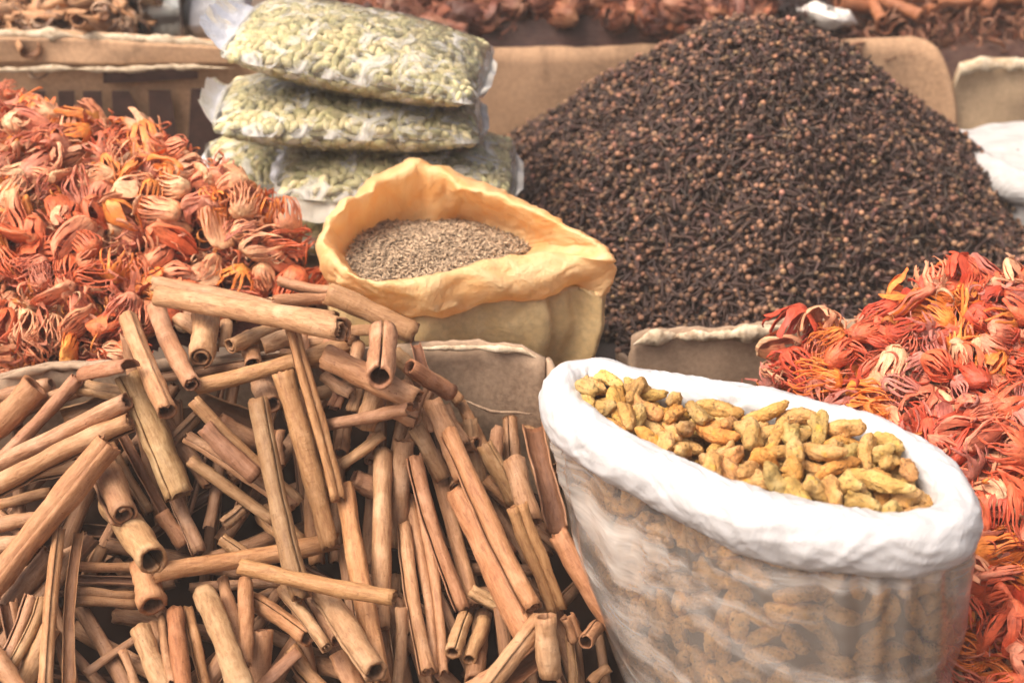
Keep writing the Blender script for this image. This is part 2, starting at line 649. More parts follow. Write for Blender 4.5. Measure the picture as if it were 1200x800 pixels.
# thin warm-tinted haze round the scene, added to lift the blacks
mm = M('haze')
pv = mm.n('ShaderNodeVolumePrincipled')
pv.inputs['Color'].default_value = (1.0, 0.93, 0.85, 1)
pv.inputs['Density'].default_value = HAZE
mm.l(pv.outputs[0], mm.out.inputs['Volume'])
hx, hy0, hy1, hz0, hz1 = 10, -5, 13, -1, 1.25
hv = [(x, y, z) for z in (hz0, hz1) for x, y in ((-hx, hy0), (hx, hy0), (hx, hy1), (-hx, hy1))]
if HAZE:
    obj('haze', mesh('haze', hv, np.array([[3, 2, 1, 0], [4, 5, 6, 7], [0, 1, 5, 4], [1, 2, 6, 5], [2, 3, 7, 6], [3, 0, 4, 7]]), mm.m, False), kind='stuff')

# ---- cinnamon carton (back wall behind the sticks)
root = empty('cardboard_carton', (-0.2, 1.27, 0), label='grey brown cardboard carton with bent rim, holding the cinnamon sticks', category='carton')
ct = [U(-60, 452, .285), U(0, 440, .29), U(60, 426, .295), U(150, 425, .30), U(300, 418, .305), U(480, 404, .312), U(560, 403, .314), U(612, 406, .314), U(640, 419, .306)]
zc = 0.0
ct = [tuple(p) for p in ct]
panel('back_panel', ct, 0.0, .005, CARD_GREY, root, wav=0.010, seed=1.0, torn=0.003, sub=70)
panel('side_panel', [ct[-1], (ct[-1][0] + .022, ct[-1][1] - .045, .285), (ct[-1][0] + .03, ct[-1][1] - .09, .20)], 0.0, .005, CARD_GREY, root, wav=.004, seed=3, torn=.003, sub=14)
torn_edge('frayed_rim', [(p[0], p[1] - .002, p[2]) for p in ct[1:5]], CARD_GREY, root, .006, 4.0, 70)
torn_edge('frayed_rim', [(p[0], p[1] - .003, p[2]) for p in ct[5:]], TORN, root, .0035, 9.0, 70)
# the crease of a flap across the inner face
cr = [(U(540, 475, .24)[0], 1.262, .255), (U(575, 480, .24)[0], 1.250, .247), (U(625, 484, .24)[0], 1.250, .244)]
torn_edge('crease_ridge', cr, CARD_GREY, root, .0022, 2.0, 30)

# ---- clove carton
root = empty('cardboard_carton', (0.35, 1.75, 0), label='beige cardboard carton with torn front rim, heaped with cloves', category='carton')
YB = 2.14
bt = [UY(520, 60, YB), UY(575, 58, YB), UY(700, 56, YB), UY(800, 52, YB), UY(985, 48, YB), UY(1072, 44, YB), UY(1095, 52, YB - .01), UY(1108, 72, YB - .02), UY(1118, 110, YB - .03), UY(1121, 160, YB - .04)]
panel('back_panel', bt, 0.0, .006, CARD, root, wav=0.012, seed=5, torn=.0015, sub=80)
ft = [U(742, 396, .262), U(760, 388, .268), U(800, 386, .268), (U(850, 386, .268)), U(895, 380, .270), U(930, 374, .272), U(1010, 376, .27), U(1100, 380, .27)]
panel('front_panel', ft, 0.0, .006, CARD_GREY, root, wav=.005, seed=8, torn=.003, sub=60)
fl = [(p[0], p[1] + .010 * k, p[2]) for p, k in zip(ft[:6], (1, .2, .2, .3, .2, .2))]
torn_edge('torn_liner', [(p[0], p[1] - .004, p[2] - .003) for p in ft[:6]], TORN, root, .0085, 12.0, 110)
panel('side_panel', [(ft[0][0], ft[0][1] + .006, .255), (ft[0][0] - .002, ft[0][1] + .02, .22), (ft[0][0] - .02, 1.60, .13), (bt[1][0], YB - .01, .13)], 0.0, .006, CARD_GREY, root, wav=.004, seed=11, torn=.002, sub=30, side=-1)

# ---- printed carton behind the left mace heap
root = empty('printed_carton', (-0.6, 1.95, 0), label='tan cardboard carton with frayed rim and dark block lettering, behind the left mace heap', category='carton')
YP = 1.92
pt = [UY(-120, 42, YP), UY(0, 36, YP), UY(60, 36, YP), UY(130, 40, YP), UY(200, 44, YP), UY(260, 48, YP), UY(330, 52, YP), UY(560, 56, YP)]
panel('front_panel', pt, 0.0, .006, CARD, root, wav=.008, seed=15, torn=.003, sub=90, nrow=18)
torn_edge('frayed_rim', [(p[0], p[1] - .004, p[2] - .002) for p in pt], TORN, root, .008, 17, 130)
lip = [UY(x, y, YP - .022) for x, y in ((-120, 84), (0, 80), (70, 78), (140, 80), (200, 76), (275, 78))]
panel('flap', [tuple(p) for p in [UY(x, y, YP - .012) for x, y in ((-120, 48), (0, 44), (130, 48), (270, 56))]], float(lip[2][2]), .004, CARD, root, wav=.012, seed=19, torn=.001, nrow=8, sub=60)
torn_edge('frayed_lip', lip, TORN, root, .0045, 23, 120)


def print_shape(poly):
    P = [UY(x, y, YP - .0135) - np.array(root.location) for x, y in poly]
    me = bpy.data.meshes.new('printed_letter')
    n = len(P)
    me.from_pydata([tuple(p) for p in P] + [(p[0], p[1] + .0012, p[2]) for p in P], [],
                   [list(range(n))[::-1]] + [[i, (i + 1) % n, n + (i + 1) % n, n + i] for i in range(n)])
    me.materials.append(PRINT)
    return obj('printed_letter', me, root)


print_shape([(33, 107), (53, 107), (56, 150), (36, 150)])
print_shape([(68, 107), (87, 107), (89, 160), (70, 160)])
print_shape([(97, 107), (119, 107), (121, 165), (99, 165)])
print_shape([(131, 107), (151, 107), (166, 136), (166, 175), (133, 170)])
print_shape([(174, 106), (200, 106), (206, 150), (208, 178), (176, 178)])
print_shape([(224, 104), (300, 104), (300, 190), (218, 190), (221, 150)])
print_shape([(121, 84), (207, 80), (232, 84), (232, 92), (160, 97), (121, 98)])

# ---- far right carton
root = empty('cardboard_carton', (1.0, 2.2, 0), label='pale cardboard carton at the photo\'s right edge, full of red bark', category='carton')
rt = [UY(1118, 98, 2.12), UY(1124, 76, 2.12), UY(1150, 70, 2.12), UY(1200, 70, 2.12), UY(1290, 72, 2.12)]
panel('front_panel', rt, 0.0, .006, CARD_PALE, root, wav=.012, seed=25, torn=.002, sub=40)
torn_edge('folded_rim', [(p[0], p[1] - .004, p[2] - .004) for p in rt], TORN, root, .012, 29, 50)

# ------------------------------------------------------------------ labels that single one thing out
ORD = ['first', 'second', 'third', 'fourth', 'fifth', 'sixth', 'seventh', 'eighth', 'ninth', 'tenth', 'eleventh', 'twelfth', 'thirteenth', 'fourteenth', 'fifteenth', 'sixteenth', 'seventeenth', 'eighteenth']


def unique_labels(items):
    """items: [(object, base label, position)]; alike bases are told apart by their order across the photograph."""
    by = {}
    for o, b, p in items:
        by.setdefault(b, []).append((PX(p)[0], o))
    for b, L in by.items():
        L.sort(key=lambda t: t[0])
        k = len(L)
        for i, (_, o) in enumerate(L):
            if k == 1:
                o['label'] = b
            elif i == 0:
                o['label'] = b + ', leftmost such'
            elif i == k - 1:
                o['label'] = b + ', rightmost such'
            else:
                o['label'] = b + f', {ORD[i]} such from left'


# ------------------------------------------------------------------ cloves
def lathe(prof, n, ax0=0):                # profile [(x, r)] round X
    V = [(x, r * math.cos(2 * math.pi * j / n), r * math.sin(2 * math.pi * j / n)) for x, r in prof for j in range(n)]
    return np.array(V), grid_faces(len(prof), n, True)


def clove_template(i):
    r_ = random.Random(100 + i)
    bud = r_.random() > 0.25
    L = 0.0185 * r_.uniform(.85, 1.15)
    st, fq = lathe([(-L * .55, .0003), (-L * .54, .0013), (-L * .2, .0018), (L * .22, .0023), (L * .36, .0029), (L * .40, .0016)], 6)
    bend = r_.uniform(-.1, .1)
    st[:, 2] += bend * st[:, 0] ** 2 / L * 2
    ct_ = np.tile([0.048, 0.026, 0.019], (len(st), 1))
    parts = [(st, fq, [], ct_)]
    for j in range(4):
        a = j * math.pi / 2 + .3
        c_, s_ = math.cos(a), math.sin(a)
        P = np.array([[L * .30, c_ * .0016, s_ * .0016], [L * .36, c_ * .0018 - s_ * .0012, s_ * .0018 + c_ * .0012],
                      [L * .36, c_ * .0018 + s_ * .0012, s_ * .0018 - c_ * .0012], [L * .46, c_ * .0042, s_ * .0042], [L * .40, c_ * .0012, s_ * .0012]])
        parts.append((P, [], np.array([[0, 1, 3], [0, 3, 2], [1, 4, 3], [2, 3, 4]]), np.tile([0.075, 0.040, 0.026], (5, 1))))
    if bud:
        R_ = .0035 * r_.uniform(.85, 1.15)
        cx = L * .42 + R_ * .55
        b_, bq = lathe([(cx - R_ * .95, R_ * .3), (cx - R_ * .55, R_ * .84), (cx, R_), (cx + R_ * .6, R_ * .78), (cx + R_ * .95, R_ * .25)], 7)
        parts.append((b_, bq, [], np.tile(np.array([0.30, 0.155, 0.088]) * r_.uniform(.30, 1.15), (len(b_), 1))))
    V, Fs, C = join(parts)
    return V, np.asarray(Fs[0]), np.asarray(Fs[1]), C


CL = [clove_template(i) for i in range(10)]
AP = UY(890, 27, 1.86)                    # apex of the clove heap


def Hc(x, y):
    x = np.atleast_1d(x)
    y = np.atleast_1d(y)
    dx = x - AP[0]
    r = np.sqrt((dx * np.where(dx > 0, .97, .93)) ** 2 + (y - AP[1]) ** 2)
    a = np.arctan2(y - AP[1], dx)
    rr = np.sqrt(r * r + .085 ** 2) - .085
    z = AP[2] - .86 * rr + .16 * np.maximum(rr - .28, 0) ** 1.0
    z = z + .008 * np.sin(x * 31 + 4 * np.sin(y * 17)) * np.sin(y * 23 + x * 9) * np.minimum(r / .15, 1)
    z = z + .010 * np.sin(3 * a + 1) * np.minimum(r / .2, 1) + .007 * np.sin(7 * a) * np.minimum(r / .3, 1)
    return np.maximum(z, .12)


def normal_of(H, x, y, e=.008):
    zx = (H(x + e, y) - H(x - e, y)) / (2 * e)
    zy = (H(x, y + e) - H(x, y - e)) / (2 * e)
    n_ = np.stack([-zx, -zy, np.ones_like(zx)], -1)
    return n_ / np.linalg.norm(n_, axis=1, keepdims=True)


def under_sheet(H, x0, x1, y0, y1, n, dz, colr, poly=None):
    X, Y = np.meshgrid(np.linspace(x0, x1, n), np.linspace(y0, y1, n))
    Z = H(X.ravel(), Y.ravel()) - dz
    V = np.column_stack([X.ravel(), Y.ravel(), Z])
    G = grid_faces(n, n)
    if poly is not None:
        _, px, py = inview(V + [0, 0, dz])
        G = G[poly_mask(px, py, poly)[G].all(1)]
    return V, G, [], np.tile(colr, (len(V), 1))


def inview(P, m=40):
    v = P - CAM
    d = v @ FWD
    px = 600 + F * (v @ RGT) / d
    py = 400 - F * (v @ UPV) / d
    return (px > -m) & (px < 1200 + m) & (py > -m) & (py < 800 + m), px, py


N = 46000
x = rng.uniform(-.12, 1.02, N)
y = rng.uniform(1.36, 2.12, N)
nn = normal_of(Hc, x, y)
z = Hc(x, y)
P = np.column_stack([x, y, z])
ok, px, py = inview(P, 60)
ok &= (nn[:, 1] < .45)                    # the far side of the heap only just over its crest
ok &= ~((y < 1.40))
ok &= ~((x < .13) & (y < 1.5))
P, nn = P[ok], nn[ok]
P = P + nn * rng.uniform(-.014, .004, len(P))[:, None]
tang = np.cross(nn, rng.normal(size=P.shape))
tang /= np.linalg.norm(tang, axis=1, keepdims=True)
axs = tang + nn * rng.normal(0, .45, len(P))[:, None]
depth = (P - CAM) @ FWD
_, px, py = inview(P)
lift = ((P - np.column_stack([P[:, 0], P[:, 1], Hc(P[:, 0], P[:, 1])]))[:, 2])
cand = np.where((lift > -.0035) & (px > 5) & (px < 1190) & (py > 5) & (py < 380) & ~((px > 900) & (py > 300)) & ~((px < 740) & (py > 200)))[0]
big = cand[np.argsort(depth[cand])[:300]]
isbig = np.zeros(len(P), bool)
isbig[big] = True
rots = along(axs, rng.uniform(0, 6.28, len(P)))
rest = np.where(~isbig)[0]
tn = rng.uniform(.55, 1.5, (len(P), 1)) * np.array([1, 1, 1]) * (1 + rng.normal(0, .06, (len(P), 3)))
part = scatter(CL, P[rest], rots[rest], rng.uniform(.72, 1.08, len(rest)), tn[rest])
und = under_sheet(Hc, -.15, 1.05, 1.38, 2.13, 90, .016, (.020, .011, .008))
V, Fs, C = join([part, und])
obj('cloves', mesh('cloves', V, Fs, CLOVE, tint=C), kind='stuff')
clm = [mesh('clove', t_[0], [t_[1], t_[2]], CLOVE, tint=t_[3]) for t_ in CL]
CT = []
for i in range(10):
    random.seed(100 + i)
    CT.append('round-budded' if random.Random(100 + i).random() > .25 else 'headless')
for i in big:
    m4 = Matrix(rots[i].tolist()).to_4x4()
    m4.translation = Vector(P[i])
    q = PX(P[i])
    zone = 'beside the yellow bag' if q[0] < 730 else (('above the corner of' if q[0] < 785 else ('above the middle of' if q[0] < 845 else 'above the right of')) + ' the torn rim' if q[0] < 900 else 'above the right mace heap')
    zone = ('low, ' if q[1] > 350 else 'higher, ') + zone
    dn = (Matrix(rots[i].tolist()) @ Vector((1, 0, 0))) @ Vector(FWD)
    face = 'bud end forward' if dn < -.35 else ('stem end forward' if dn > .35 else 'lying across the slope')
    ki = int(rng.integers(10))
    obj('clove', clm[ki], mat4=m4, label=f'{CT[ki]} clove {zone}, {face}', category='clove', group='cloves on the near slope of the clove heap')


# ------------------------------------------------------------------ mace
def mace_template(i, lod=1):
    """One dried nutmeg aril: a smooth cup that splits into flat, lacy ribbons which bow round the missing nut."""
    r_ = random.Random(500 + i)
    form = i % 5
    style = i % 3
    n = r_.randint(5, 8) if style < 2 else r_.randint(4, 5)
    A, B = {0: (.021, .0135), 1: (.023, .013), 2: (.026, .0125), 3: (.019, .016), 4: (.023, .011)}[form]
    rows = 12
    parts = []
    split = r_.uniform(.22, .42)
    for k in range(n):
        ph0 = 2 * math.pi * (k + r_.uniform(-.12, .12)) / n
        nsub = r_.choice(([3, 3, 4], [2, 3, 3], [1, 2, 2])[style])
        gap = 2 * math.pi * B / n
        for sub in range(nsub):
            tend = {0: r_.uniform(.8, 1.0), 1: r_.uniform(.5, .95), 2: r_.uniform(.8, 1.0), 3: r_.uniform(.5, .8), 4: r_.uniform(.7, 1)}[form]
            splay = {0: r_.uniform(-.05, .1), 1: r_.uniform(0, .4), 2: r_.uniform(-.1, .1), 3: r_.uniform(.1, .6), 4: r_.uniform(-.1, .25)}[form]
            tw = r_.uniform(-.5, .5) * (2.0 if form == 4 else 1.0)
            offs = (sub - (nsub - 1) / 2) / max(nsub, 1)
            q1, q2 = r_.uniform(0, 9), r_.uniform(0, 9)
            rise = r_.uniform(-.1, .25)
            V = []
            for j in range(rows):
                t = j / (rows - 1)
                a = t * tend * math.pi
                u = max(0.0, (t - split) / (1 - split))
                rad = B * (math.sin(min(a, math.pi * .96)) ** .75) * (1 + .16 * math.sin(4 * t + q1) * t) + .0012
                rad += splay * B * t * t * 1.3 + rise * B * math.sin(math.pi * u) * .7
                ang = ph0 + offs * gap / B * (.98 + .25 * u) + tw * u * u
                xx = -A * math.cos(a) * (1 - .25 * splay * t)
                full = gap / nsub * .56
                ww = full if t <= split else full * (1 - (.62, .50, .35)[style] * min(1, u * 2.2)) * (1 - .35 * max(0, u - .75) / .25)
                ww *= 1 + .2 * u * math.sin(11 * t + q2)
                wob = .0011 * math.sin(8 * t + q2) * u
                for s_, c_ in ((-1, 0), (0, .0004), (1, 0)):
                    ro = rad + c_ + wob
                    aa = ang + s_ * ww / max(rad, B * .5)
                    if form == 2 or i in (5, 8, 11, 16):
                        V.append((xx, ro * math.cos(aa) * 1.25, ro * math.sin(aa) * .42))
                    else:
                        V.append((xx, ro * math.cos(aa), ro * math.sin(aa)))
            V = np.array(V)
            cen_ = V.copy()
            cen_[:, 1:] *= 0
            dn = V - cen_
            W = V - dn / np.maximum(np.linalg.norm(dn, axis=1, keepdims=True), 1e-5) * .0008
            G = grid_faces(rows, 3)
            h = len(V)
            e = []
            for j in range(rows - 1):
                e += [[j * 3, (j + 1) * 3, (j + 1) * 3 + h, j * 3 + h], [j * 3 + 2, j * 3 + 2 + h, (j + 1) * 3 + 2 + h, (j + 1) * 3 + 2]]
            e += [[(rows - 1) * 3, (rows - 1) * 3 + 1, (rows - 1) * 3 + 1 + h, (rows - 1) * 3 + h], [(rows - 1) * 3 + 1, (rows - 1) * 3 + 2, (rows - 1) * 3 + 2 + h, (rows - 1) * 3 + 1 + h]]
            shade = r_.uniform(.88, 1.1)
            tt = np.repeat(np.linspace(0, 1, rows), 3)
            C1 = np.column_stack([1.03 - .05 * tt, 1.28 - .42 * np.clip(tt * 1.5, 0, 1), 1.30 - .48 * np.clip(tt * 1.5, 0, 1)]) * shade
            parts.append((np.concatenate([V, W]), np.concatenate([G, G[:, ::-1] + h]), [], np.concatenate([C1, C1 * [.85, .65, .65]])))
            parts.append((np.concatenate([V, W]), np.array(e), [], np.concatenate([C1, C1]) * 1.05))
    cp, cq = lathe([(-A * 1.05, .0008), (-A * 1.0, B * .30), (-A * .9, B * .56)], 9)
    parts.append((cp, cq, [], np.tile([1.04, 1.3, 1.35], (len(cp), 1))))
    V, Fs, C = join(parts)
    V = np.array([v_ + .0050 * np.array([nz(v_, 48, i), nz(v_, 48, i + 5), nz(v_, 48, i + 9)]) + .0012 * np.array([nz(v_, 190, i), nz(v_, 190, i + 5), nz(v_, 190, i + 9)]) for v_ in V])
    return V, np.asarray(Fs[0]), [], C


def shred_template(i):
    r_ = random.Random(900 + i)
    rows = 12
    V = []
    L = r_.uniform(.010, .022) if i < 4 else r_.uniform(.028, .045)
    tn_ = 1.0 if i < 4 else .42
    q = r_.uniform(0, 6)
    arc = r_.uniform(.6, 1.6) if i < 4 else r_.uniform(2.6, 5.2)
    hook = r_.uniform(.4, 1.6)
    px_ = pz_ = 0.0
    for j in range(rows):
        t = j / (rows - 1) - .5
        w_ = (.0026 * (1 - abs(t) * 1.4) + .0006) * tn_
        hd = arc * t * (1 + hook * (t + .5))
        px_ += L / rows * math.cos(hd)
        pz_ += L / rows * math.sin(hd)
        for s in (-1, 1):
            V.append((px_, s * w_ + .003 * math.sin(5 * t + q), pz_ + .0006 * s))
    V = np.array(V)
    W = V - [0, 0, .0009]
    G = grid_faces(rows, 2)
    h = len(V)
    e = [[j * 2, (j + 1) * 2, (j + 1) * 2 + h, j * 2 + h] for j in range(rows - 1)] + [[j * 2 + 1, j * 2 + 1 + h, (j + 1) * 2 + 1 + h, (j + 1) * 2 + 1] for j in range(rows - 1)]
    return np.concatenate([V, W]), np.concatenate([G, G[:, ::-1] + h, np.array(e)]), [], np.ones((2 * h, 3))


MT = [mace_template(i) for i in range(20)]
ST = [shred_template(i) for i in range(10)]
mace_me = [mesh('mace', t_[0], t_[1], MACE, tint=t_[3]) for t_ in MT]
FORM = ['bowed ribbon cage', 'half-open husk', 'flat pressed husk', 'splayed star', 'twisted husk']
MCOL_R = [('deep red', (.68, .10, .045)), ('salmon pink', (.80, .26, .145)), ('bright orange', (.88, .28, .05)), ('dusky rose', (.62, .23, .17)), ('peach', (.86, .46, .25)), ('coral red', (.82, .17, .07))]
MCOL_L = [('brick red', (.76, .19, .07)), ('salmon pink', (.86, .34, .17)), ('bright orange', (.90, .33, .07)), ('dusky rose', (.70, .25, .14)), ('peach', (.90, .52, .28)), ('tan pink', (.86, .42, .21))]

HmL = field_px([(-80, 110, .44), (0, 108, .43), (60, 128, .43), (140, 138, .42), (200, 180, .41), (270, 205, .395), (310, 232, .385), (340, 262, .355), (380, 330, .295),
                (0, 250, .38), (120, 250, .375), (220, 290, .34), (0, 350, .325), (150, 350, .315), (300, 350, .29), (0, 440, .275), (200, 420, .265), (380, 400, .24), (-80, 440, .275), (-80, 250, .38)])
HmR = field_px([(895, 452, .27), (945, 400, .32), (1000, 395, .335), (1050, 362, .355), (1100, 325, .375), (1150, 312, .385), (1215, 305, .39), (1290, 300, .39),
                (1000, 460, .30), (1100, 460, .32), (1200, 440, .345), (1290, 440, .345), (1150, 560, .285), (1220, 560, .29), (1160, 660, .235), (1220, 660, .24), (1130, 780, .17), (1220, 800, .17), (1130, 850, .14), (1290, 800, .18), (1290, 600, .28)])


def poly_mask(px, py, poly):
    ins = np.zeros(len(px), bool)
    n = len(poly)
    for i in range(n):
        x0, y0 = poly[i]
        x1, y1 = poly[(i + 1) % n]
        c_ = ((y0 > py) != (y1 > py)) & (px < (x1 - x0) * (py - y0) / ((y1 - y0) or 1e-9) + x0)
        ins ^= c_
    return ins


def mace_heap(H, poly, box, cols, zones, heapname, nmain, seedn, deep, group):
    items = []
    # stuff below: whole arils and shreds
    n = seedn
    x = rng.uniform(box[0], box[1], n)
    y = rng.uniform(box[2], box[3], n)
    P = np.column_stack([x, y, H(x, y)])
    _, px, py = inview(P)
    ok = poly_mask(px, py, poly)
    P = P[ok]
    nn = normal_of(H, P[:, 0], P[:, 1])
    k = len(P)
    lay = rng.random(k)
    whole = lay < .30
    off = np.where(whole, rng.uniform(-.040, -.018, k), rng.uniform(-.028, -.006, k))
    Q = P + nn * off[:, None]
    t_ = np.cross(nn, rng.normal(size=Q.shape))
    t_ /= np.linalg.norm(t_, axis=1, keepdims=True)
    rt_ = along(t_ + nn * rng.normal(0, .35, k)[:, None], rng.uniform(0, 6.28, k))
    ci = rng.integers(0, len(cols), k)
    cc = np.array([cols[i][1] for i in ci]) * rng.uniform(.55, 1.05, (k, 1))
    a = scatter(MT, Q[whole], rt_[whole], rng.uniform(.8, 1.2, whole.sum()), cc[whole])
    Q[~whole] += nn[~whole] * (rng.random((~whole).sum()) < .24)[:, None] * .024
    b = scatter(ST, Q[~whole], rt_[~whole], rng.uniform(.7, 1.4, (~whole).sum()), cc[~whole])
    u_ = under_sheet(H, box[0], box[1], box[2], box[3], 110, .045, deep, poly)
    V, Fs, C = join([a, b, u_])
    # keep the sheet inside its heap: drop sheet corners hidden elsewhere is not needed, it lies below the pieces
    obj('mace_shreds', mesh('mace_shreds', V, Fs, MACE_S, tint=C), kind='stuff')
    # the arils that show, spaced by dart throwing
    pts = []
    tries = 0
    while len(pts) < nmain and tries < 9000:
        tries += 1
        x = rng.uniform(box[0], box[1])
        y = rng.uniform(box[2], box[3])
        z = float(H(x, y)[0])
        q = PX((x, y, z))
        if not poly_mask(np.array([q[0]]), np.array([q[1]]), poly)[0] or q[0] > 1215 or q[1] > 815 or q[0] < -15:
            continue
        s = rng.uniform(.68, 1.12)
        lim = .0178 * s if len(pts) < nmain * .72 else .0125 * s
        if any((x - a_[0]) ** 2 + (y - a_[1]) ** 2 + (z - a_[2]) ** 2 < lim * lim for a_ in pts):
            continue
        pts.append((x, y, z, s))
    for (x, y, z, s) in pts:
        n_ = normal_of(H, np.array([x]), np.array([y]))[0]
        t1 = np.cross(n_, rng.normal(size=3))
        t1 /= np.linalg.norm(t1)
        ax = t1 + n_ * rng.normal(0, .38)
        ti = int(rng.integers(20))
        c0 = int(rng.choice(len(cols)))
        nm, cv = cols[c0]
        cv = np.array(cv) * rng.uniform(.88, 1.12)
        pos = np.array([x, y, z]) + n_ * rng.uniform(-.006, .007)
        m4 = frame(pos, ax, rng.uniform(0, 6.28), s * 1.12)
        o = obj('mace', mace_me[ti], mat4=m4, color=tuple(np.minimum(cv, 1)), category='mace', group=group)
        q = PX(pos)
        zn = min(zones, key=lambda zz: (zz[0] - q[0]) ** 2 + (zz[1] - q[1]) ** 2)[2]
        szn = 'small ' if s < .84 else ('large ' if s > .99 else '')
        items.append((o, f'{szn}{nm} mace, {FORM[ti % 5]}, {zn}', pos))
    unique_labels(items)
    return items


POLY_L = [(-90, 90), (0, 104), (50, 122), (95, 135), (160, 140), (215, 180), (280, 200), (318, 235), (345, 265), (378, 325), (385, 345), (330, 362), (180, 372), (165, 415), (100, 438), (0, 452), (-90, 470)]
ZONL = [(30, 125, "atop the left heap at its edge"), (120, 150, 'under the dark letters'), (200, 190, 'left heap under the dark print'), (290, 220, 'beside the cardamom packets'),
        (30, 200, "high on the left heap"), (130, 220, 'mid left heap below the lettering'), (220, 250, 'mid left heap near the packets'), (340, 290, 'beside the yellow bag'),
        (30, 290, "left heap, low at photo's edge"), (120, 300, 'left heap above the cinnamon'), (210, 320, 'just above the top cinnamon'), (290, 320, 'between cinnamon and packets'),
        (30, 370, 'by the carton rim at left'), (90, 400, 'just over the cinnamon carton rim'), (140, 370, 'beside the pale upright cinnamon'), (60, 330, 'low on the left heap')]
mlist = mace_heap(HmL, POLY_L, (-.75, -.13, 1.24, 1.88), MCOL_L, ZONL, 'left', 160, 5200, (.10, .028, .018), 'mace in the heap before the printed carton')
POLY_R = [(880, 462), (930, 385), (950, 374), (975, 380), (985, 400), (1010, 385), (1040, 352), (1080, 330), (1110, 308), (1160, 310), (1220, 300), (1290, 300), (1290, 840), (1095, 840), (1100, 760), (1125, 650), (1100, 560), (1000, 500)]
ZONR = [(950, 400, 'right heap tip by the torn cardboard'), (940, 440, 'behind the white sack rim'), (1010, 400, 'right heap near the torn cardboard'), (1030, 455, 'right heap behind the sack'),
        (1080, 350, 'on the right heap crest by the cloves'), (1150, 330, 'atop the right heap'), (1100, 410, 'mid right heap above the sack'), (1180, 400, "at the upper right photo edge"),
        (1110, 490, "above the sack's right end"), (1180, 470, "at the right photo edge"), (1170, 550, "right of the sack's rim"), (1175, 620, 'beside the sack end'), (1170, 690, 'low beside the sack'), (1150, 770, "bottom right corner")]
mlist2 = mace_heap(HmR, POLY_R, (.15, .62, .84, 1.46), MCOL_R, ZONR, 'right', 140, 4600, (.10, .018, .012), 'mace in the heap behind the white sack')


# ------------------------------------------------------------------ cinnamon sticks
def section(kind, R_, r_):
    """Centre line and thickness of a quill's cross section."""
    if kind == 'pipe':
        th = R_ * r_.uniform(.26, .36)
        a = np.linspace(.12, 2 * math.pi - .02, 26)
        rr = (R_ - th / 2) * (1 - .10 * (a / 6.28))
        P = np.column_stack([rr * np.cos(a), rr * np.sin(a)])
    elif kind == 'scroll':
        th = R_ * r_.uniform(.14, .20)
        turns = r_.uniform(1.5, 2.1)
        a = np.linspace(0, turns * 2 * math.pi, 40)
        rr = (R_ - th / 2) - a / (2 * math.pi) * th * 1.9
        P = np.column_stack([rr * np.cos(a), rr * np.sin(a)])
    elif kind == 'double':
        th = R_ * r_.uniform(.13, .18)
        q = .54 * R_
        n1 = 17
        a = np.linspace(-math.pi * 2.1, -math.pi / 2, n1)
        rr = np.linspace(q * .45, q, n1)
        right = np.column_stack([R_ * .46 + rr * np.cos(a[::-1] * 1.0)[::-1], rr * np.sin(a)])
        a2 = a
        Rt = np.column_stack([R_ * .46 + rr * np.cos(a2), rr * np.sin(a2)])      # ends at the bottom of the right roll
        Lf = Rt[::-1].copy()
        Lf[:, 0] *= -1
        P = np.concatenate([Rt, Lf])
        P *= .98
    elif kind == 'curl':
        th = R_ * r_.uniform(.15, .22)
        a = np.linspace(0, math.pi * 2 * 1.12, 30)
        rr = (R_ - th / 2) * (1 - .30 * np.clip((a - 3.6) / 3.4, 0, 1) ** 1.3)
        P = np.column_stack([rr * np.cos(a), rr * np.sin(a) * .92])
    else:                                 # trough
        th = R_ * r_.uniform(.15, .2)
        a = np.linspace(0, math.pi * r_.uniform(1.05, 1.45), 18)
        P = np.column_stack([(R_ - th / 2) * np.cos(a), (R_ - th / 2) * .8 * np.sin(a)])
    return P, th


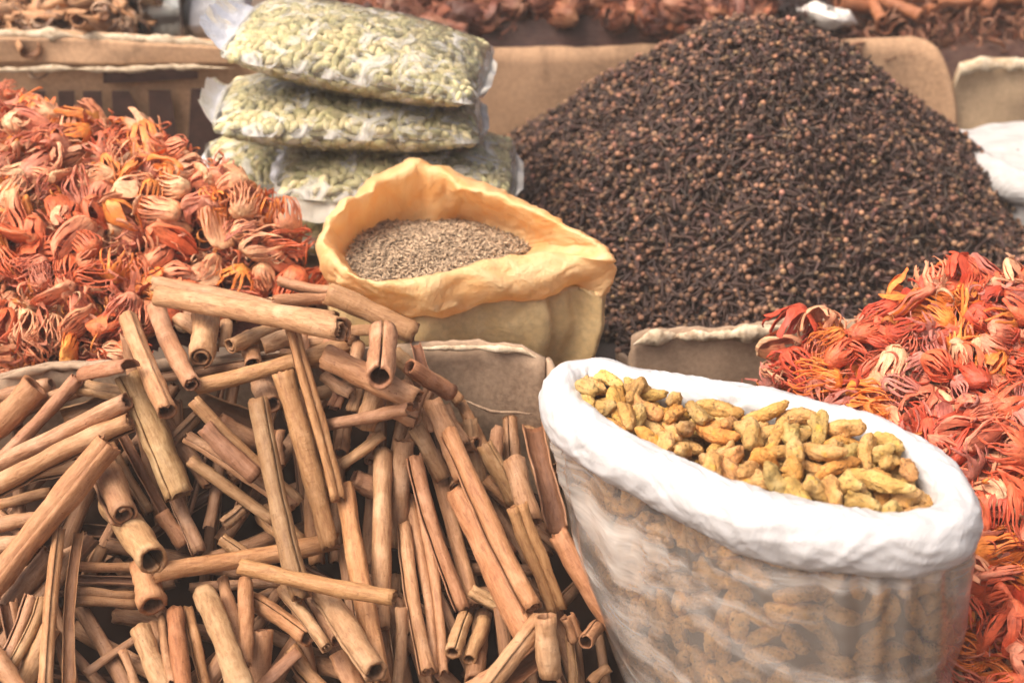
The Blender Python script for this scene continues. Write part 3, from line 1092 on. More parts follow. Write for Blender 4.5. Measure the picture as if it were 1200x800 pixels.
def stick_mesh(kind, L, R_, seed, bend=None, taper=None):
    r_ = random.Random(seed)
    P, th = section(kind, R_, r_)
    d = np.gradient(P, axis=0)
    d /= np.maximum(np.linalg.norm(d, axis=1, keepdims=True), 1e-9)
    nr = np.column_stack([d[:, 1], -d[:, 0]])
    m_ = len(P)
    rows = max(10, min(34, int(L / .0065)))
    bend = r_.uniform(-.014, .014) if bend is None else bend
    taper = r_.uniform(-.14, .14) if taper is None else taper
    b2 = r_.uniform(-.012, .012)
    V, C = [], []
    for j in range(rows):
        t = j / (rows - 1)
        end = j in (0, rows - 1)
        sc_ = 1 + taper * (t - .5) + .05 * math.sin(9 * t + seed) + .03 * math.sin(23 * t + seed * 2)
        x0 = (t - .5) * L
        by = bend * L * 4 * (t - .5) ** 2 - bend * L * .5 + .0012 * math.sin(5 * t + seed)
        bz = b2 * L * 4 * (t - .5) ** 2
        open_ = .12 * math.sin(4 * t + seed * .7)
        for sgn in (1, -1):
            k = th * .5 * sgn
            for i in range(m_):
                f = 1 + .07 * noise.noise(Vector((i * .35, t * 7, seed * 1.3))) + .035 * noise.noise(Vector((i * .2, x0 * 160, seed * 2.3)))
                y_ = (P[i, 0] + nr[i, 0] * k) * sc_ * f
                z_ = (P[i, 1] + nr[i, 1] * k) * sc_ * f
                rag = 0
                if end:
                    rag = (.55 * noise.noise(Vector((i * .28, seed, t * 5))) + .25 * noise.noise(Vector((i * .9, seed, 3)))) * min(R_ * .8, L * .05)
                V.append((x0 + rag, y_ + by, z_ + bz))
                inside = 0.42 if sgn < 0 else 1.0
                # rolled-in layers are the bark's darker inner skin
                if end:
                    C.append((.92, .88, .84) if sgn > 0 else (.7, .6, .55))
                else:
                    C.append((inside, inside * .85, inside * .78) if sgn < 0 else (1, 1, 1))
    V = np.array(V)
    C = np.array(C)
    W = 2 * m_
    Fc = []
    for j in range(rows - 1):
        a0, a1 = j * W, (j + 1) * W
        for i in range(m_ - 1):
            Fc.append((a0 + i, a0 + i + 1, a1 + i + 1, a1 + i))
            Fc.append((a0 + m_ + i, a1 + m_ + i, a1 + m_ + i + 1, a0 + m_ + i + 1))
        Fc.append((a0, a1, a1 + m_, a0 + m_))
        Fc.append((a0 + m_ - 1, a0 + 2 * m_ - 1, a1 + 2 * m_ - 1, a1 + m_ - 1))
    for a0, fl in ((0, 0), ((rows - 1) * W, 1)):
        for i in range(m_ - 1):
            q = (a0 + i, a0 + m_ + i, a0 + m_ + i + 1, a0 + i + 1)
            Fc.append(q[::-1] if fl else q)
    return mesh('cinnamon_stick', V, np.array(Fc), CINN, tint=C)


Hs = field_px([(-60, 460, .245), (0, 452, .27), (150, 440, .295), (200, 380, .325), (280, 358, .335), (400, 352, .335), (470, 400, .325), (500, 420, .305), (560, 480, .235), (640, 520, .205), (660, 600, .18), (680, 660, .155), (780, 830, .09),
               (600, 800, .115), (400, 800, .125), (200, 800, .13), (0, 800, .14), (0, 600, .20), (200, 600, .195), (400, 600, .185), (400, 480, .275), (200, 480, .28), (560, 640, .165), (-60, 800, .14), (400, 880, .08), (700, 900, .06), (0, 880, .10)])
seg_a, seg_b, seg_r = [], [], []
TS = np.linspace(0, 1, 11)


def push_out(a, b, r, da, db, iters=60):
    """Move a capsule's ends along da/db until it rests on what already lies there."""
    if seg_a:
        A = np.array(seg_a)
        B = np.array(seg_b)
        Rr = np.array(seg_r)
        mid = (A + B) / 2
        half = np.linalg.norm(B - A, axis=1) / 2
    ta = tb = 0.0
    for _ in range(iters):
        if not seg_a:
            break
        p0 = a + da * ta
        p1 = b + db * tb
        c = (p0 + p1) / 2
        near = np.linalg.norm(mid - c, axis=1) < half + np.linalg.norm(p1 - p0) / 2 + .06
        ix = np.where(near)[0]
        if not len(ix):
            break
        S = p0[None] + (p1 - p0)[None] * TS[:, None]
        # closest point of each sample to each neighbour segment
        ab = B[ix] - A[ix]
        l2 = (ab ** 2).sum(1)
        w_ = ((S[:, None] - A[ix][None]) * ab[None]).sum(2) / l2[None]
        w_ = np.clip(w_, 0, 1)
        Cc = A[ix][None] + ab[None] * w_[..., None]
        D = S[:, None] - Cc
        dist = np.linalg.norm(D, axis=2)
        pen = (r + Rr[ix])[None] * .93 - dist
        k = np.unravel_index(np.argmax(pen), pen.shape)
        if pen[k] <= .0006:
            break
        s = TS[k[0]]
        step = max(pen[k] * .7, .0012)
        ta += step * (1 - s) * 1.3
        tb += step * s * 1.3
    return a + da * ta, b + db * tb


# fillers: the sticks under the ones traced from the photograph
fill = []
for i in range(760):
    x_ = rng.uniform(-.50, .12)
    y_ = rng.uniform(.86, 1.27)
    q = PX((x_, y_, float(Hs(x_, y_)[0])))
    if q[0] < -30 or q[0] > 740 or q[1] > 830 or (q[0] > 520 and q[1] < 400 + (q[0] - 520) * .9) or q[1] < 375 or (q[0] > 640 and q[1] < 640 + (q[0] - 640) * 1.5) or (q[0] < 170 and q[1] < 455):
        continue
    r = rng.uniform(.0055, .0105)
    L = rng.uniform(.09, .17)
    az = rng.normal(R(-75), .75) if q[0] > 330 else rng.uniform(0, math.pi)
    d = np.array([math.cos(az), math.sin(az), 0]) * L / 2
    a = np.array([x_, y_, 0]) - d
    b = np.array([x_, y_, 0]) + d
    lim = 1.235 if x_ > -.5 else 1.2
    if max(a[1], b[1]) > lim:
        sft = max(a[1], b[1]) - lim
        a[1] -= sft
        b[1] -= sft
    for e in (a, b):
        e[2] = float(Hs(e[0], e[1])[0]) - .040
    if PX(a)[0] > 730 or PX(b)[0] > 730:
        continue
    a, b = push_out(a, b, r, np.array([0, 0, 1.0]), np.array([0, 0, 1.0]))
    m_ = (a + b) / 2
    if m_[2] > float(Hs(m_[0], m_[1])[0]) + .002:
        continue
    seg_a.append(a)
    seg_b.append(b)
    seg_r.append(r)
    fill.append((a, b, r))

# (x0,y0, x1,y1, width px, kind, lift0, lift1, tint, label); listed from the bottom of the pile upwards
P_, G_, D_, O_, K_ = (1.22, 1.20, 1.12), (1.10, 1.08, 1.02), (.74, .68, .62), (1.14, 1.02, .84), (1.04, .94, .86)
STK = [
    (-15, 470, 60, 450, 22, 'scroll', 0, 0, G_, 'thin stick tucked under the rim at the upper left edge'),
    (-10, 490, 110, 452, 20, 'curl', 0, 0, K_, 'thin reddish stick just under the carton rim at left'),
    (92, 452, 150, 462, 24, 'scroll', 0, 0, G_, 'short stick under the crumpled rim bark'),
    (340, 470, 450, 440, 22, 'scroll', -.01, -.01, K_, 'stick behind the upright tan pair, rising right'),
    (400, 425, 330, 418, 24, 'pipe', -.01, -.01, G_, 'stick behind the double tan one, level'),
    (430, 452, 520, 500, 24, 'scroll', -.01, -.01, K_, 'stick slanting down under the broad reddish one'),
    (505, 455, 478, 520, 20, 'double', 0, 0, G_, 'short double quill under the rim quills'),
    (540, 470, 575, 540, 18, 'scroll', 0, 0, K_, 'slim stick leaning on the spiral-ended quill'),
    (505, 440, 540, 470, 16, 'pipe', 0, .01, K_, 'small quill right of the rim flake'),
    (420, 395, 350, 402, 22, 'curl', 0, 0, G_, 'stick end behind the top of the double tan one'),
    (618, 500, 636, 560, 22, 'scroll', 0, 0, K_, 'narrow stick behind the torn bark blade'),
    (560, 600, 600, 650, 20, 'scroll', -.01, -.01, K_, 'brown stick between the long wrinkled ones'),
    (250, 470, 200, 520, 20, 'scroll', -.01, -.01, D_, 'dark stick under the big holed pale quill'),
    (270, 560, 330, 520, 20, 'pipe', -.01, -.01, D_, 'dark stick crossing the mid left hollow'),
    (30, 560, 110, 540, 20, 'scroll', -.01, -.01, G_, 'stick under the long fanned pair'),
    (260, 630, 300, 660, 18, 'pipe', 0, 0, K_, 'brown stub above the level orange stick'),
    (120, 640, 90, 700, 18, 'scroll', -.01, -.01, D_, 'dark stick by the fat pale stub'),
    (340, 760, 380, 812, 24, 'scroll', 0, 0, K_, 'brown stick at the bottom, beside the stout holed one'),
    (580, 790, 540, 812, 26, 'scroll', 0, 0, G_, 'stick end at the bottom under the slanting one'),
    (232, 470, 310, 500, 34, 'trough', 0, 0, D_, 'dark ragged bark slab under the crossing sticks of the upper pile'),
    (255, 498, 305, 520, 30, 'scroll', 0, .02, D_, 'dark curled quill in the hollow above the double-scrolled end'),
    (322, 505, 322, 546, 30, 'double', 0, .04, P_, 'pale double-scrolled end looking out of the dark hollow'),
    (305, 440, 318, 474, 30, 'curl', 0, .035, G_, 'curled open quill end under the long tan pair'),
    (292, 395, 296, 428, 22, 'curl', 0, .03, K_, 'small curled opening left of the small scroll ends'),
    (352, 392, 358, 424, 21, 'scroll', 0, .03, G_, 'small scroll mouth under the top stick near its right end'),
    (388, 396, 384, 430, 22, 'pipe', 0, .03, K_, 'round opening below the right end of the top stick'),
    (420, 404, 412, 438, 20, 'scroll', 0, .03, G_, 'scroll mouth left of the square-holed stick'),
    (452, 448, 444, 478, 21, 'double', 0, .03, K_, 'twin-holed mouth below the square-holed stick'),
    (474, 452, 470, 482, 20, 'scroll', 0, .03, G_, 'scroll mouth at the end of the broad reddish stick'),
    (500, 478, 508, 505, 20, 'pipe', 0, .03, K_, 'round mouth beside the brown stick from the rim'),
    (404, 500, 400, 532, 21, 'curl', 0, .03, K_, 'curled mouth right of the double tan stick'),
    (438, 512, 432, 540, 20, 'scroll', 0, .03, D_, 'dark scroll mouth above the wide ring end'),
    (286, 520, 290, 552, 20, 'pipe', 0, .03, D_, 'dark round mouth left of the pale double-scrolled end'),
    (350, 462, 356, 492, 22, 'curl', 0, .03, K_, 'curled mouth just right of the tall tan stick'),
    (528, 545, 536, 570, 19, 'scroll', 0, .03, K_, 'small scroll mouth between the wrinkled stick and the widest one'),
    (398, 452, 392, 478, 22, 'double', 0, .03, G_, 'small double-scrolled end right of the crossing tan sticks'),
    (418, 455, 414, 482, 22, 'double', 0, .03, G_, 'small twin-holed end beside the wide round hole'),
    (440, 455, 428, 502, 27, 'pipe', 0, .035, K_, 'stubby quill with a round hole, under the broad reddish stick'),
    (460, 480, 488, 492, 22, 'pipe', 0, .02, K_, 'short quill with its hole facing right, above the upright sticks'),
    (400, 545, 450, 508, 17, 'trough', 0, 0, G_, 'thin grey-tan splinter pointing up from the dark gap'),
    (450, 575, 415, 560, 34, 'scroll', 0, .03, G_, 'wide open ring end in the middle of the pile'),
    (0, 590, 60, 578, 16, 'scroll', 0, 0, K_, 'thin level stick peeking out under the big pale diagonal one'),
    (-20, 618, 52, 606, 20, 'pipe', 0, 0, G_, 'level stick behind the big pale diagonal one'),
    (-20, 640, 40, 634, 22, 'pipe', 0, 0, G_, 'lower level stick behind the big pale diagonal one'),
    (85, 662, 165, 666, 13, 'pipe', 0, 0, K_, 'thin level stick between the two upright slim ones and the pale end'),
    (80, 678, 170, 682, 16, 'trough', 0, 0, D_, 'dull level strip below the thin level stick'),
    (160, 702, 88, 700, 32, 'double', 0, .02, D_, 'brown double quill with two holes facing left'),
    (38, 700, -2, 790, 19, 'scroll', 0, 0, G_, 'steep stick at the lower left edge, outer of the pair'),
    (52, 702, 14, 785, 16, 'scroll', 0, 0, K_, 'steep stick at the lower left edge, inner of the pair'),
    (60, 735, 22, 812, 27, 'pipe', 0, 0, G_, 'broad slanting stick low at the left, behind the slim upright pair'),
    (-12, 760, 28, 815, 24, 'pipe', 0, 0, K_, 'stick cut by the bottom left corner of the photo'),
    (68, 620, 52, 812, 20, 'scroll', 0, 0, O_, 'slim wavy upright stick low at the left, left of the pair'),
    (90, 622, 78, 800, 15, 'trough', 0, 0, O_, 'slim wavy upright stick low at the left, right of the pair'),
    (100, 790, 170, 740, 13, 'trough', 0, 0, D_, 'thin splinter slanting up towards the lower ringed end'),
    (142, 762, 166, 815, 12, 'trough', 0, 0, G_, 'thin peeled strip beside the lower broad tan stick'),
    (162, 738, 196, 815, 30, 'scroll', 0, 0, G_, 'broad tan stick standing below the ringed orange end'),
    (188, 722, 200, 800, 11, 'pipe', 0, 0, K_, 'very thin stick left of the red-brown one'),
    (205, 716, 214, 815, 24, 'scroll', 0, 0, (.92, .68, .60), 'red-brown upright stick with a pale scuff'),
    (219, 712, 246, 815, 17, 'scroll', 0, 0, O_, 'narrow orange stick right of the red-brown one'),
    (262, 680, 284, 770, 18, 'scroll', 0, 0, K_, 'narrow stick behind the broad tan lower one'),
    (288, 680, 286, 780, 20, 'scroll', 0, 0, K_, 'narrow brown upright stick left of the ring facing up'),
    (292, 700, 362, 745, 24, 'pipe', 0, 0, K_, 'stick slanting behind the ring that faces up'),
    (238, 694, 288, 815, 31, 'pipe', 0, 0, G_, 'broad tan stick leaning down to the bottom edge'),
    (303, 850, 306, 738, 33, 'pipe', 0, .05, K_, 'quill standing up with its round ring facing the viewer'),
    (330, 688, 382, 758, 18, 'scroll', 0, 0, G_, 'left roll of the slim pair under the pointed stick'),
    (348, 680, 395, 750, 18, 'scroll', 0, 0, G_, 'right roll of the slim pair under the pointed stick'),
    (470, 712, 466, 815, 19, 'scroll', 0, 0, G_, 'slim upright stick at the bottom, left of the long pale pair'),
    (398, 765, 420, 815, 26, 'trough', 0, 0, K_, 'broken trough at the bottom edge beside the holed stick'),
    (352, 765, 300, 812, 26, 'trough', 0, 0, D_, 'dark broken bark at the bottom, right of the ring'),
    (690, 800, 712, 782, 16, 'trough', 0, 0, G_, 'bent pale splinter at the bottom by the sack'),
    (565, 815, 640, 760, 30, 'trough', 0, 0, K_, 'broad reddish bark at the bottom edge'),
    (300, 470, 352, 700, 26, 'pipe', -.01, -.01, D_, 'dark stick behind the long tan pair'),
    (360, 500, 372, 660, 22, 'pipe', -.01, 0, K_, 'brown stick just behind the longest tan stick'),
    (472, 516, 466, 640, 25, 'pipe', 0, 0, G_, 'orange-tan upright stick right of the pale square-topped one'),
    (448, 528, 446, 735, 25, 'pipe', 0, 0, P_, 'pale square-topped upright stick in the middle of the pile'),
    (405, 572, 446, 800, 32, 'scroll', 0, 0, O_, 'long orange stick with wrinkled top, mid pile'),
    (378, 698, 442, 788, 32, 'pipe', 0, .02, G_, 'stout tan stick whose hole faces down at the bottom'),
    (488, 580, 516, 790, 32, 'double', 0, 0, G_, 'broad double quill reaching the bottom edge, mid pile'),
    (472, 616, 500, 788, 21, 'scroll', 0, .01, P_, 'long pale narrow stick with a small hole at the bottom'),
    (484, 535, 540, 715, 22, 'scroll', 0, 0, K_, 'left roll of the long paired quill near the centre'),
    (505, 530, 556, 708, 22, 'scroll', 0, 0, P_, 'right roll of the long paired quill near the centre'),
    (486, 500, 520, 560, 22, 'pipe', 0, 0, G_, 'short upright stick above the long paired quill'),
    (550, 492, 565, 575, 22, 'scroll', 0, 0, G_, 'pale split stick in front of the grey carton wall'),
    (538, 520, 560, 520, 20, 'pipe', 0, 0, K_, 'stub beside the pale split stick'),
    (578, 548, 582, 505, 21, 'scroll', 0, .02, K_, 'spiral-ended quill facing up before the carton wall'),
    (600, 552, 598, 490, 22, 'pipe', 0, .025, K_, 'upright quill with a round ring beside the spiral end'),
    (568, 520, 604, 588, 24, 'pipe', 0, 0, K_, 'dark tan stick under the spiral-ended quill'),
    (570, 560, 618, 610, 16, 'pipe', 0, 0, O_, 'thin stick crossing behind the long wrinkled one'),
    (640, 555, 668, 538, 16, 'trough', 0, 0, K_, 'short reddish tip touching the plastic sack'),
    (625, 496, 652, 618, 28, 'trough', 0, 0, G_, 'flat torn bark blade standing against the sack'),
    (600, 540, 625, 612, 27, 'pipe', 0, 0, K_, 'reddish stick top below the upright ring'),
    (540, 578, 622, 745, 43, 'scroll', 0, 0, (1.05, .85, .76), 'widest reddish stick with a square top, near the centre'),
    (506, 470, 545, 560, 27, 'pipe', 0, 0, K_, 'brown stick leaning down from the carton rim'),
    (523, 506, 624, 712, 27, 'scroll', 0, 0, O_, 'long wrinkled orange stick crossing the right of the pile'),
    (606, 592, 652, 716, 35, 'double', 0, .01, O_, 'stout double stick with holed end, left of the knotted one'),
    (655, 625, 768, 812, 35, 'scroll', 0, 0, O_, 'long stick with a pale knot, lying along the plastic sack'),
    (672, 812, 668, 745, 13, 'scroll', 0, 0, G_, 'thin upright stick beneath the pinched end'),
    (664, 722, 676, 748, 27, 'double', 0, .02, P_, 'pinched pale double end beside the knotted stick'),
    (700, 735, 686, 750, 20, 'curl', 0, .02, G_, 'small round ring end touching the knotted stick'),
    (632, 728, 566, 812, 27, 'curl', 0, 0, K_, 'stick slanting down left at the bottom, near the sack'),
    (638, 722, 644, 792, 29, 'pipe', 0, .02, P_, 'short pale stick with a round hole at the bottom near the sack'),
    (545, 722, 530, 765, 22, 'pipe', 0, .02, P_, 'left roll of the pale pinched pair under the paired quill'),
    (566, 726, 551, 772, 20, 'pipe', 0, .02, P_, 'right roll of the pale pinched pair under the paired quill'),
    (552, 690, 604, 722, 26, 'double', 0, .01, P_, 'short pale crosswise double quill near the bottom centre'),
    (140, 505, 196, 606, 14, 'trough', 0, 0, K_, 'thin strip beside the big holed pale quill'),
    (128, 520, 175, 600, 16, 'scroll', 0, 0, G_, 'thin curved stick left of the big holed pale quill'),
    (205, 575, 232, 648, 19, 'curl', 0, 0, G_, 'narrow broken roll under the big holed pale quill'),
    (190, 600, 215, 640, 22, 'pipe', 0, .01, K_, 'short brown end below the big holed pale quill'),
    (286, 596, 262, 615, 20, 'scroll', 0, .02, D_, 'small ringed end in the dark hollow mid left'),
    (225, 470, 350, 590, 17, 'pipe', 0, 0, O_, 'upper brown stick of the three slanting down right'),
    (240, 500, 300, 560, 24, 'pipe', -.01, -.01, D_, 'dark stick behind the three slanting ones'),
    (220, 510, 345, 592, 20, 'scroll', 0, 0, G_, 'middle tan stick of the three slanting down right'),
    (222, 540, 322, 610, 20, 'scroll', 0, 0, G_, 'lowest tan stick of the three slanting down right'),
    (318, 575, 342, 588, 18, 'curl', 0, .01, G_, 'broken end over the pale short holed stick'),
    (310, 598, 350, 640, 32, 'pipe', 0, .02, P_, 'pale short stick with a hole, on the level orange ones'),
    (166, 662, 180, 710, 36, 'pipe', 0, .03, O_, 'ringed orange end below the pale stub'),
    (180, 674, 395, 634, 25, 'scroll', 0, 0, O_, 'long level orange stick crossing the middle'),
    (282, 666, 462, 702, 22, 'scroll', 0, 0, O_, 'long level stick with a pointed broken tip'),
    (130, 590, 178, 656, 42, 'curl', 0, .03, P_, 'fat pale stub with dark opening facing down'),
    (115, 535, 146, 602, 42, 'scroll', 0, .03, G_, 'fat tan stub with crescent opening, by the big diagonal stick'),
    (150, 440, 212, 580, 38, 'curl', 0, .03, P_, 'big pale quill with wide dark hole, mid left'),
    (-15, 512, 42, 452, 36, 'pipe', 0, 0, O_, 'fat stick end at the upper left edge'),
    (-15, 556, 92, 444, 21, 'scroll', 0, 0, K_, 'thin rough stick fanning to the carton rim'),
    (70, 490, 128, 470, 26, 'trough', -.01, -.01, G_, 'short splintered bark between the fanned sticks'),
    (-15, 552, 148, 470, 25, 'curl', 0, 0, G_, 'upper of the two long fanned sticks at left'),
    (-15, 572, 152, 494, 29, 'scroll', 0, 0, O_, 'lower of the two long fanned sticks at left'),
    (-22, 700, 126, 518, 40, 'scroll', .01, .02, (1.15, 1.0, .92), 'big pale diagonal stick across the left side'),
    (102, 440, 152, 430, 28, 'trough', 0, 0, K_, 'crumpled bark on the grey carton rim'),
    (455, 390, 395, 388, 20, 'trough', 0, 0, K_, 'short flake under the broken-ended top stick'),
    (270, 404, 322, 385, 24, 'scroll', .02, 0, G_, 'small scroll end under the top stick, first of two'),
    (308, 404, 350, 390, 27, 'scroll', .02, 0, P_, 'small scroll end under the top stick, second of two'),
    (210, 372, 252, 402, 22, 'trough', 0, 0, P_, 'pale bark tucked left of the round-holed stub'),
    (265, 378, 262, 410, 15, 'trough', 0, .01, P_, 'pale sliver right of the round-holed stub'),
    (240, 372, 236, 420, 38, 'scroll', 0, .04, P_, 'round-holed pale stub under the top stick'),
    (375, 500, 480, 478, 18, 'trough', -.01, 0, D_, 'dark broken bark under the broad reddish stick'),
    (378, 440, 412, 462, 16, 'trough', 0, 0, G_, 'short pale splinter over the small scroll ends'),
    (382, 418, 488, 470, 34, 'curl', 0, 0, K_, 'broad reddish stick right of the crossing sticks'),
    (462, 415, 492, 440, 22, 'pipe', 0, 0, G_, 'short stick ending beside the rim of the carton'),
    (485, 402, 502, 442, 14, 'trough', 0, .01, K_, 'upright dark-mouthed flake at the carton rim'),
    (480, 430, 528, 460, 22, 'pipe', 0, .01, K_, 'short quill with its hole towards the carton wall'),
    (545, 520, 519, 476, 20, 'scroll', 0, .025, K_, 'quill with a tight spiral end against the carton wall'),
    (230, 455, 408, 408, 25, 'scroll', 0, 0, O_, 'orange stick crossing under the upright tan pair'),
    (345, 412, 300, 418, 12, 'trough', 0, 0, O_, 'thin flake lying on the crossing orange stick'),
    (150, 374, 196, 482, 27, 'curl', 0, .02, P_, 'pale upright stick at the left of the upper pile'),
    (180, 362, 222, 452, 27, 'scroll', 0, .03, G_, 'ribbed stick curving down to a wide scroll mouth'),
    (332, 436, 388, 640, 27, 'pipe', 0, 0, O_, 'longest tan stick standing across the upper pile'),
    (344, 384, 396, 585, 26, 'double', .01, 0, O_, 'double tan stick rising beside the longest one'),
    (180, 334, 392, 374, 26, 'scroll', 0, 0, P_, 'rear roll of the big double stick on top'),
    (326, 330, 392, 342, 16, 'scroll', 0, 0, G_, 'thin stick below the yellow bag, left of the broken end'),
    (320, 352, 420, 350, 16, 'pipe', 0, 0, K_, 'slim stick behind the big top stick'),
    (384, 344, 488, 390, 28, 'curl', 0, 0, K_, 'broken-ended stick lying against the yellow bag'),
    (188, 346, 402, 386, 34, 'scroll', .01, .01, P_, 'thickest stick, lying level on top of the pile'),
    (450, 392, 446, 442, 36, 'pipe', 0, .045, P_, 'stubby pale stick with a square black hole under the yellow bag'),
]
GROUP_S = 'cinnamon sticks heaped in the carton'
short = []
for k, (x0, y0, x1, y1, wd, kind, l0, l1, tnt, lab) in enumerate(STK):
    a = hit(Hs, x0, y0)
    b = hit(Hs, x1, y1)
    da = (CAM - a) / np.linalg.norm(CAM - a)
    db = (CAM - b) / np.linalg.norm(CAM - b)
    a = a + da * l0
    b = b + db * l1
    r = wd / 2 * .92 * depth_of((a + b) / 2) / F
    a, b = push_out(a, b, r * .94, da, db, 80)
    seg_a.append(a)
    seg_b.append(b)
    seg_r.append(r * .94)
    L = float(np.linalg.norm(b - a))
    me = stick_mesh(kind, L, r, 31 + k * 7)
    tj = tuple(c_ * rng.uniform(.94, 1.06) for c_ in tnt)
    # double quills show their groove to the camera
    roll = rng.uniform(0, 6.28) if kind != 'double' else rng.uniform(-.45, .45)
    if kind == 'trough':
        roll = R(0) + rng.uniform(-.5, .5) if rng.random() < .6 else R(180) + rng.uniform(-.4, .4)
    words_ = lab if 'stick' in lab or 'quill' in lab else lab
    o = obj('cinnamon_stick', me, mat4=frame((a + b) / 2, b - a, roll), color=tj, category='cinnamon', group=GROUP_S, label=('cinnamon: ' + lab) if 'cinnamon' not in lab else lab)
    short.append((PX((a + b) / 2), lab))
items = []
fm = [stick_mesh(kd, .13, .010, 900 + i * 3) for i, kd in enumerate(('pipe', 'scroll', 'double', 'curl', 'scroll', 'trough', 'pipe', 'scroll'))]
for i, (a, b, r) in enumerate(fill):
    m4 = frame((a + b) / 2, b - a, rng.uniform(0, 6.28)) @ Matrix.Diagonal((float(np.linalg.norm(b - a)) / .13, r / .010, r / .010, 1))
    o = obj('cinnamon_stick', fm[i % 8], mat4=m4, color=tuple(np.array([.82, .76, .72]) * rng.uniform(.85, 1.2)), category='cinnamon', group=GROUP_S)
    q = PX((a + b) / 2)
    near = min(short, key=lambda s_: (s_[0][0] - q[0]) ** 2 + (s_[0][1] - q[1]) ** 2)[1]
    near = ' '.join(near.split(',')[0].split()[:8])
    items.append((o, f'half-buried cinnamon under the {near}', (a + b) / 2))
unique_labels(items)
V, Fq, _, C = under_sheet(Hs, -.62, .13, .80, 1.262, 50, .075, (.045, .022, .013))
obj('dark_substrate', mesh('dark_substrate', V, Fq, UNDER, tint=C), kind='stuff')  # dark sheet added below the sticks so the gaps read as shade


# ------------------------------------------------------------------ turmeric
def turmeric_mesh(i):
    r_ = random.Random(1500 + i)
    import bmesh
    bm = bmesh.new()
    bmesh.ops.create_icosphere(bm, subdivisions=4, radius=1)
    L = r_.uniform(2.1, 3.7)
    stubs = [(Vector((r_.uniform(-.8, .8), r_.uniform(-1, 1), r_.uniform(-1, 1))).normalized(), r_.uniform(.6, 1.5), r_.uniform(.20, .32)) for _ in range(r_.choice([0, 1, 1, 2, 3]))]
    bd = r_.uniform(-.25, .25)
    seg = r_.uniform(7, 11)
    for v_ in bm.verts:
        d = v_.co.normalized()
        k = 1.0
        for s, h, w_ in stubs:
            a = d.angle(s)
            k += h * math.exp(-(a / w_) ** 2)
        k += .20 * noise.noise(d * 1.8 + Vector((i, 0, 0))) + .12 * noise.noise(d * 4 + Vector((0, i, 0))) +   .10 * noise.noise(d * 9 + Vector((0, i, 3)))
        xx = d.x * L * (1 + .1 * noise.noise(d * 2))
        k += .035 * math.sin(xx * seg) * (1 - d.x * d.x)
        # blunt ends
        rad = math.sqrt(max(0, 1 - abs(d.x) ** 3.0)) / max(1e-4, math.sqrt(max(1e-6, 1 - d.x ** 2)))
        y_ = d.y * k * rad
        z_ = d.z * k * rad
        v_.co = Vector((xx * (1 + (k - 1) * .25), y_ + bd * xx * xx * .35, z_)) * .0078
    me = bpy.data.meshes.new('turmeric_finger')
    bm.to_mesh(me)
    bm.free()
    me.materials.append(TURM)
    me.polygons.foreach_set('use_smooth', [True] * len(me.polygons))
    return me, L * .0078


TM = [turmeric_mesh(i) for i in range(16)]

# ------------------------------------------------------------------ white sack with turmeric
rim_px = [(657, 470), (672, 449), (700, 445), (745, 455), (800, 464), (867, 474), (950, 493), (1025, 517), (1082, 548), (1117, 582), (1121, 612), (1090, 632), (1030, 637), (960, 628), (893, 614), (840, 594), (787, 567), (725, 537), (690, 511), (665, 490)]
ZR = .36


def closed_spline(P, n):
    P = np.asarray(P, float)
    m_ = len(P)
    L = np.linalg.norm(np.roll(P, -1, 0) - P, axis=1)
    cum = np.concatenate([[0], np.cumsum(L)])
    out_ = []
    for s in np.linspace(0, cum[-1], n, endpoint=False):
        i = min(int(np.searchsorted(cum, s, side='right')) - 1, m_ - 1)
        t = (s - cum[i]) / L[i]
        p0, p1, p2, p3 = P[i - 1], P[i], P[(i + 1) % m_], P[(i + 2) % m_]
        out_.append(.5 * ((2 * p1) + (-p0 + p2) * t + (2 * p0 - 5 * p1 + 4 * p2 - p3) * t * t + (-p0 + 3 * p1 - 3 * p2 + p3) * t ** 3))
    return np.array(out_)


NC = 360
rimc = closed_spline([U(a, b, ZR) for a, b in rim_px], NC)
for _ in range(6):
    rimc = (np.roll(rimc, 1, 0) + rimc * 2 + np.roll(rimc, -1, 0)) / 4
cen = rimc.mean(0)
tg = np.roll(rimc, -1, 0) - np.roll(rimc, 1, 0)
tg /= np.linalg.norm(tg, axis=1, keepdims=True)
outw = np.column_stack([-tg[:, 1], tg[:, 0], 0 * tg[:, 0]])
sgn = np.sign(((rimc - cen) * outw).sum(1).mean())
outw *= sgn
sack = empty('turmeric_sack', (cen[0], cen[1], 0), label='clear plastic sack with thick white rolled rim, full of turmeric roots', category='sack')


def local(V, o):
    return np.asarray(V) - np.array(o.location)


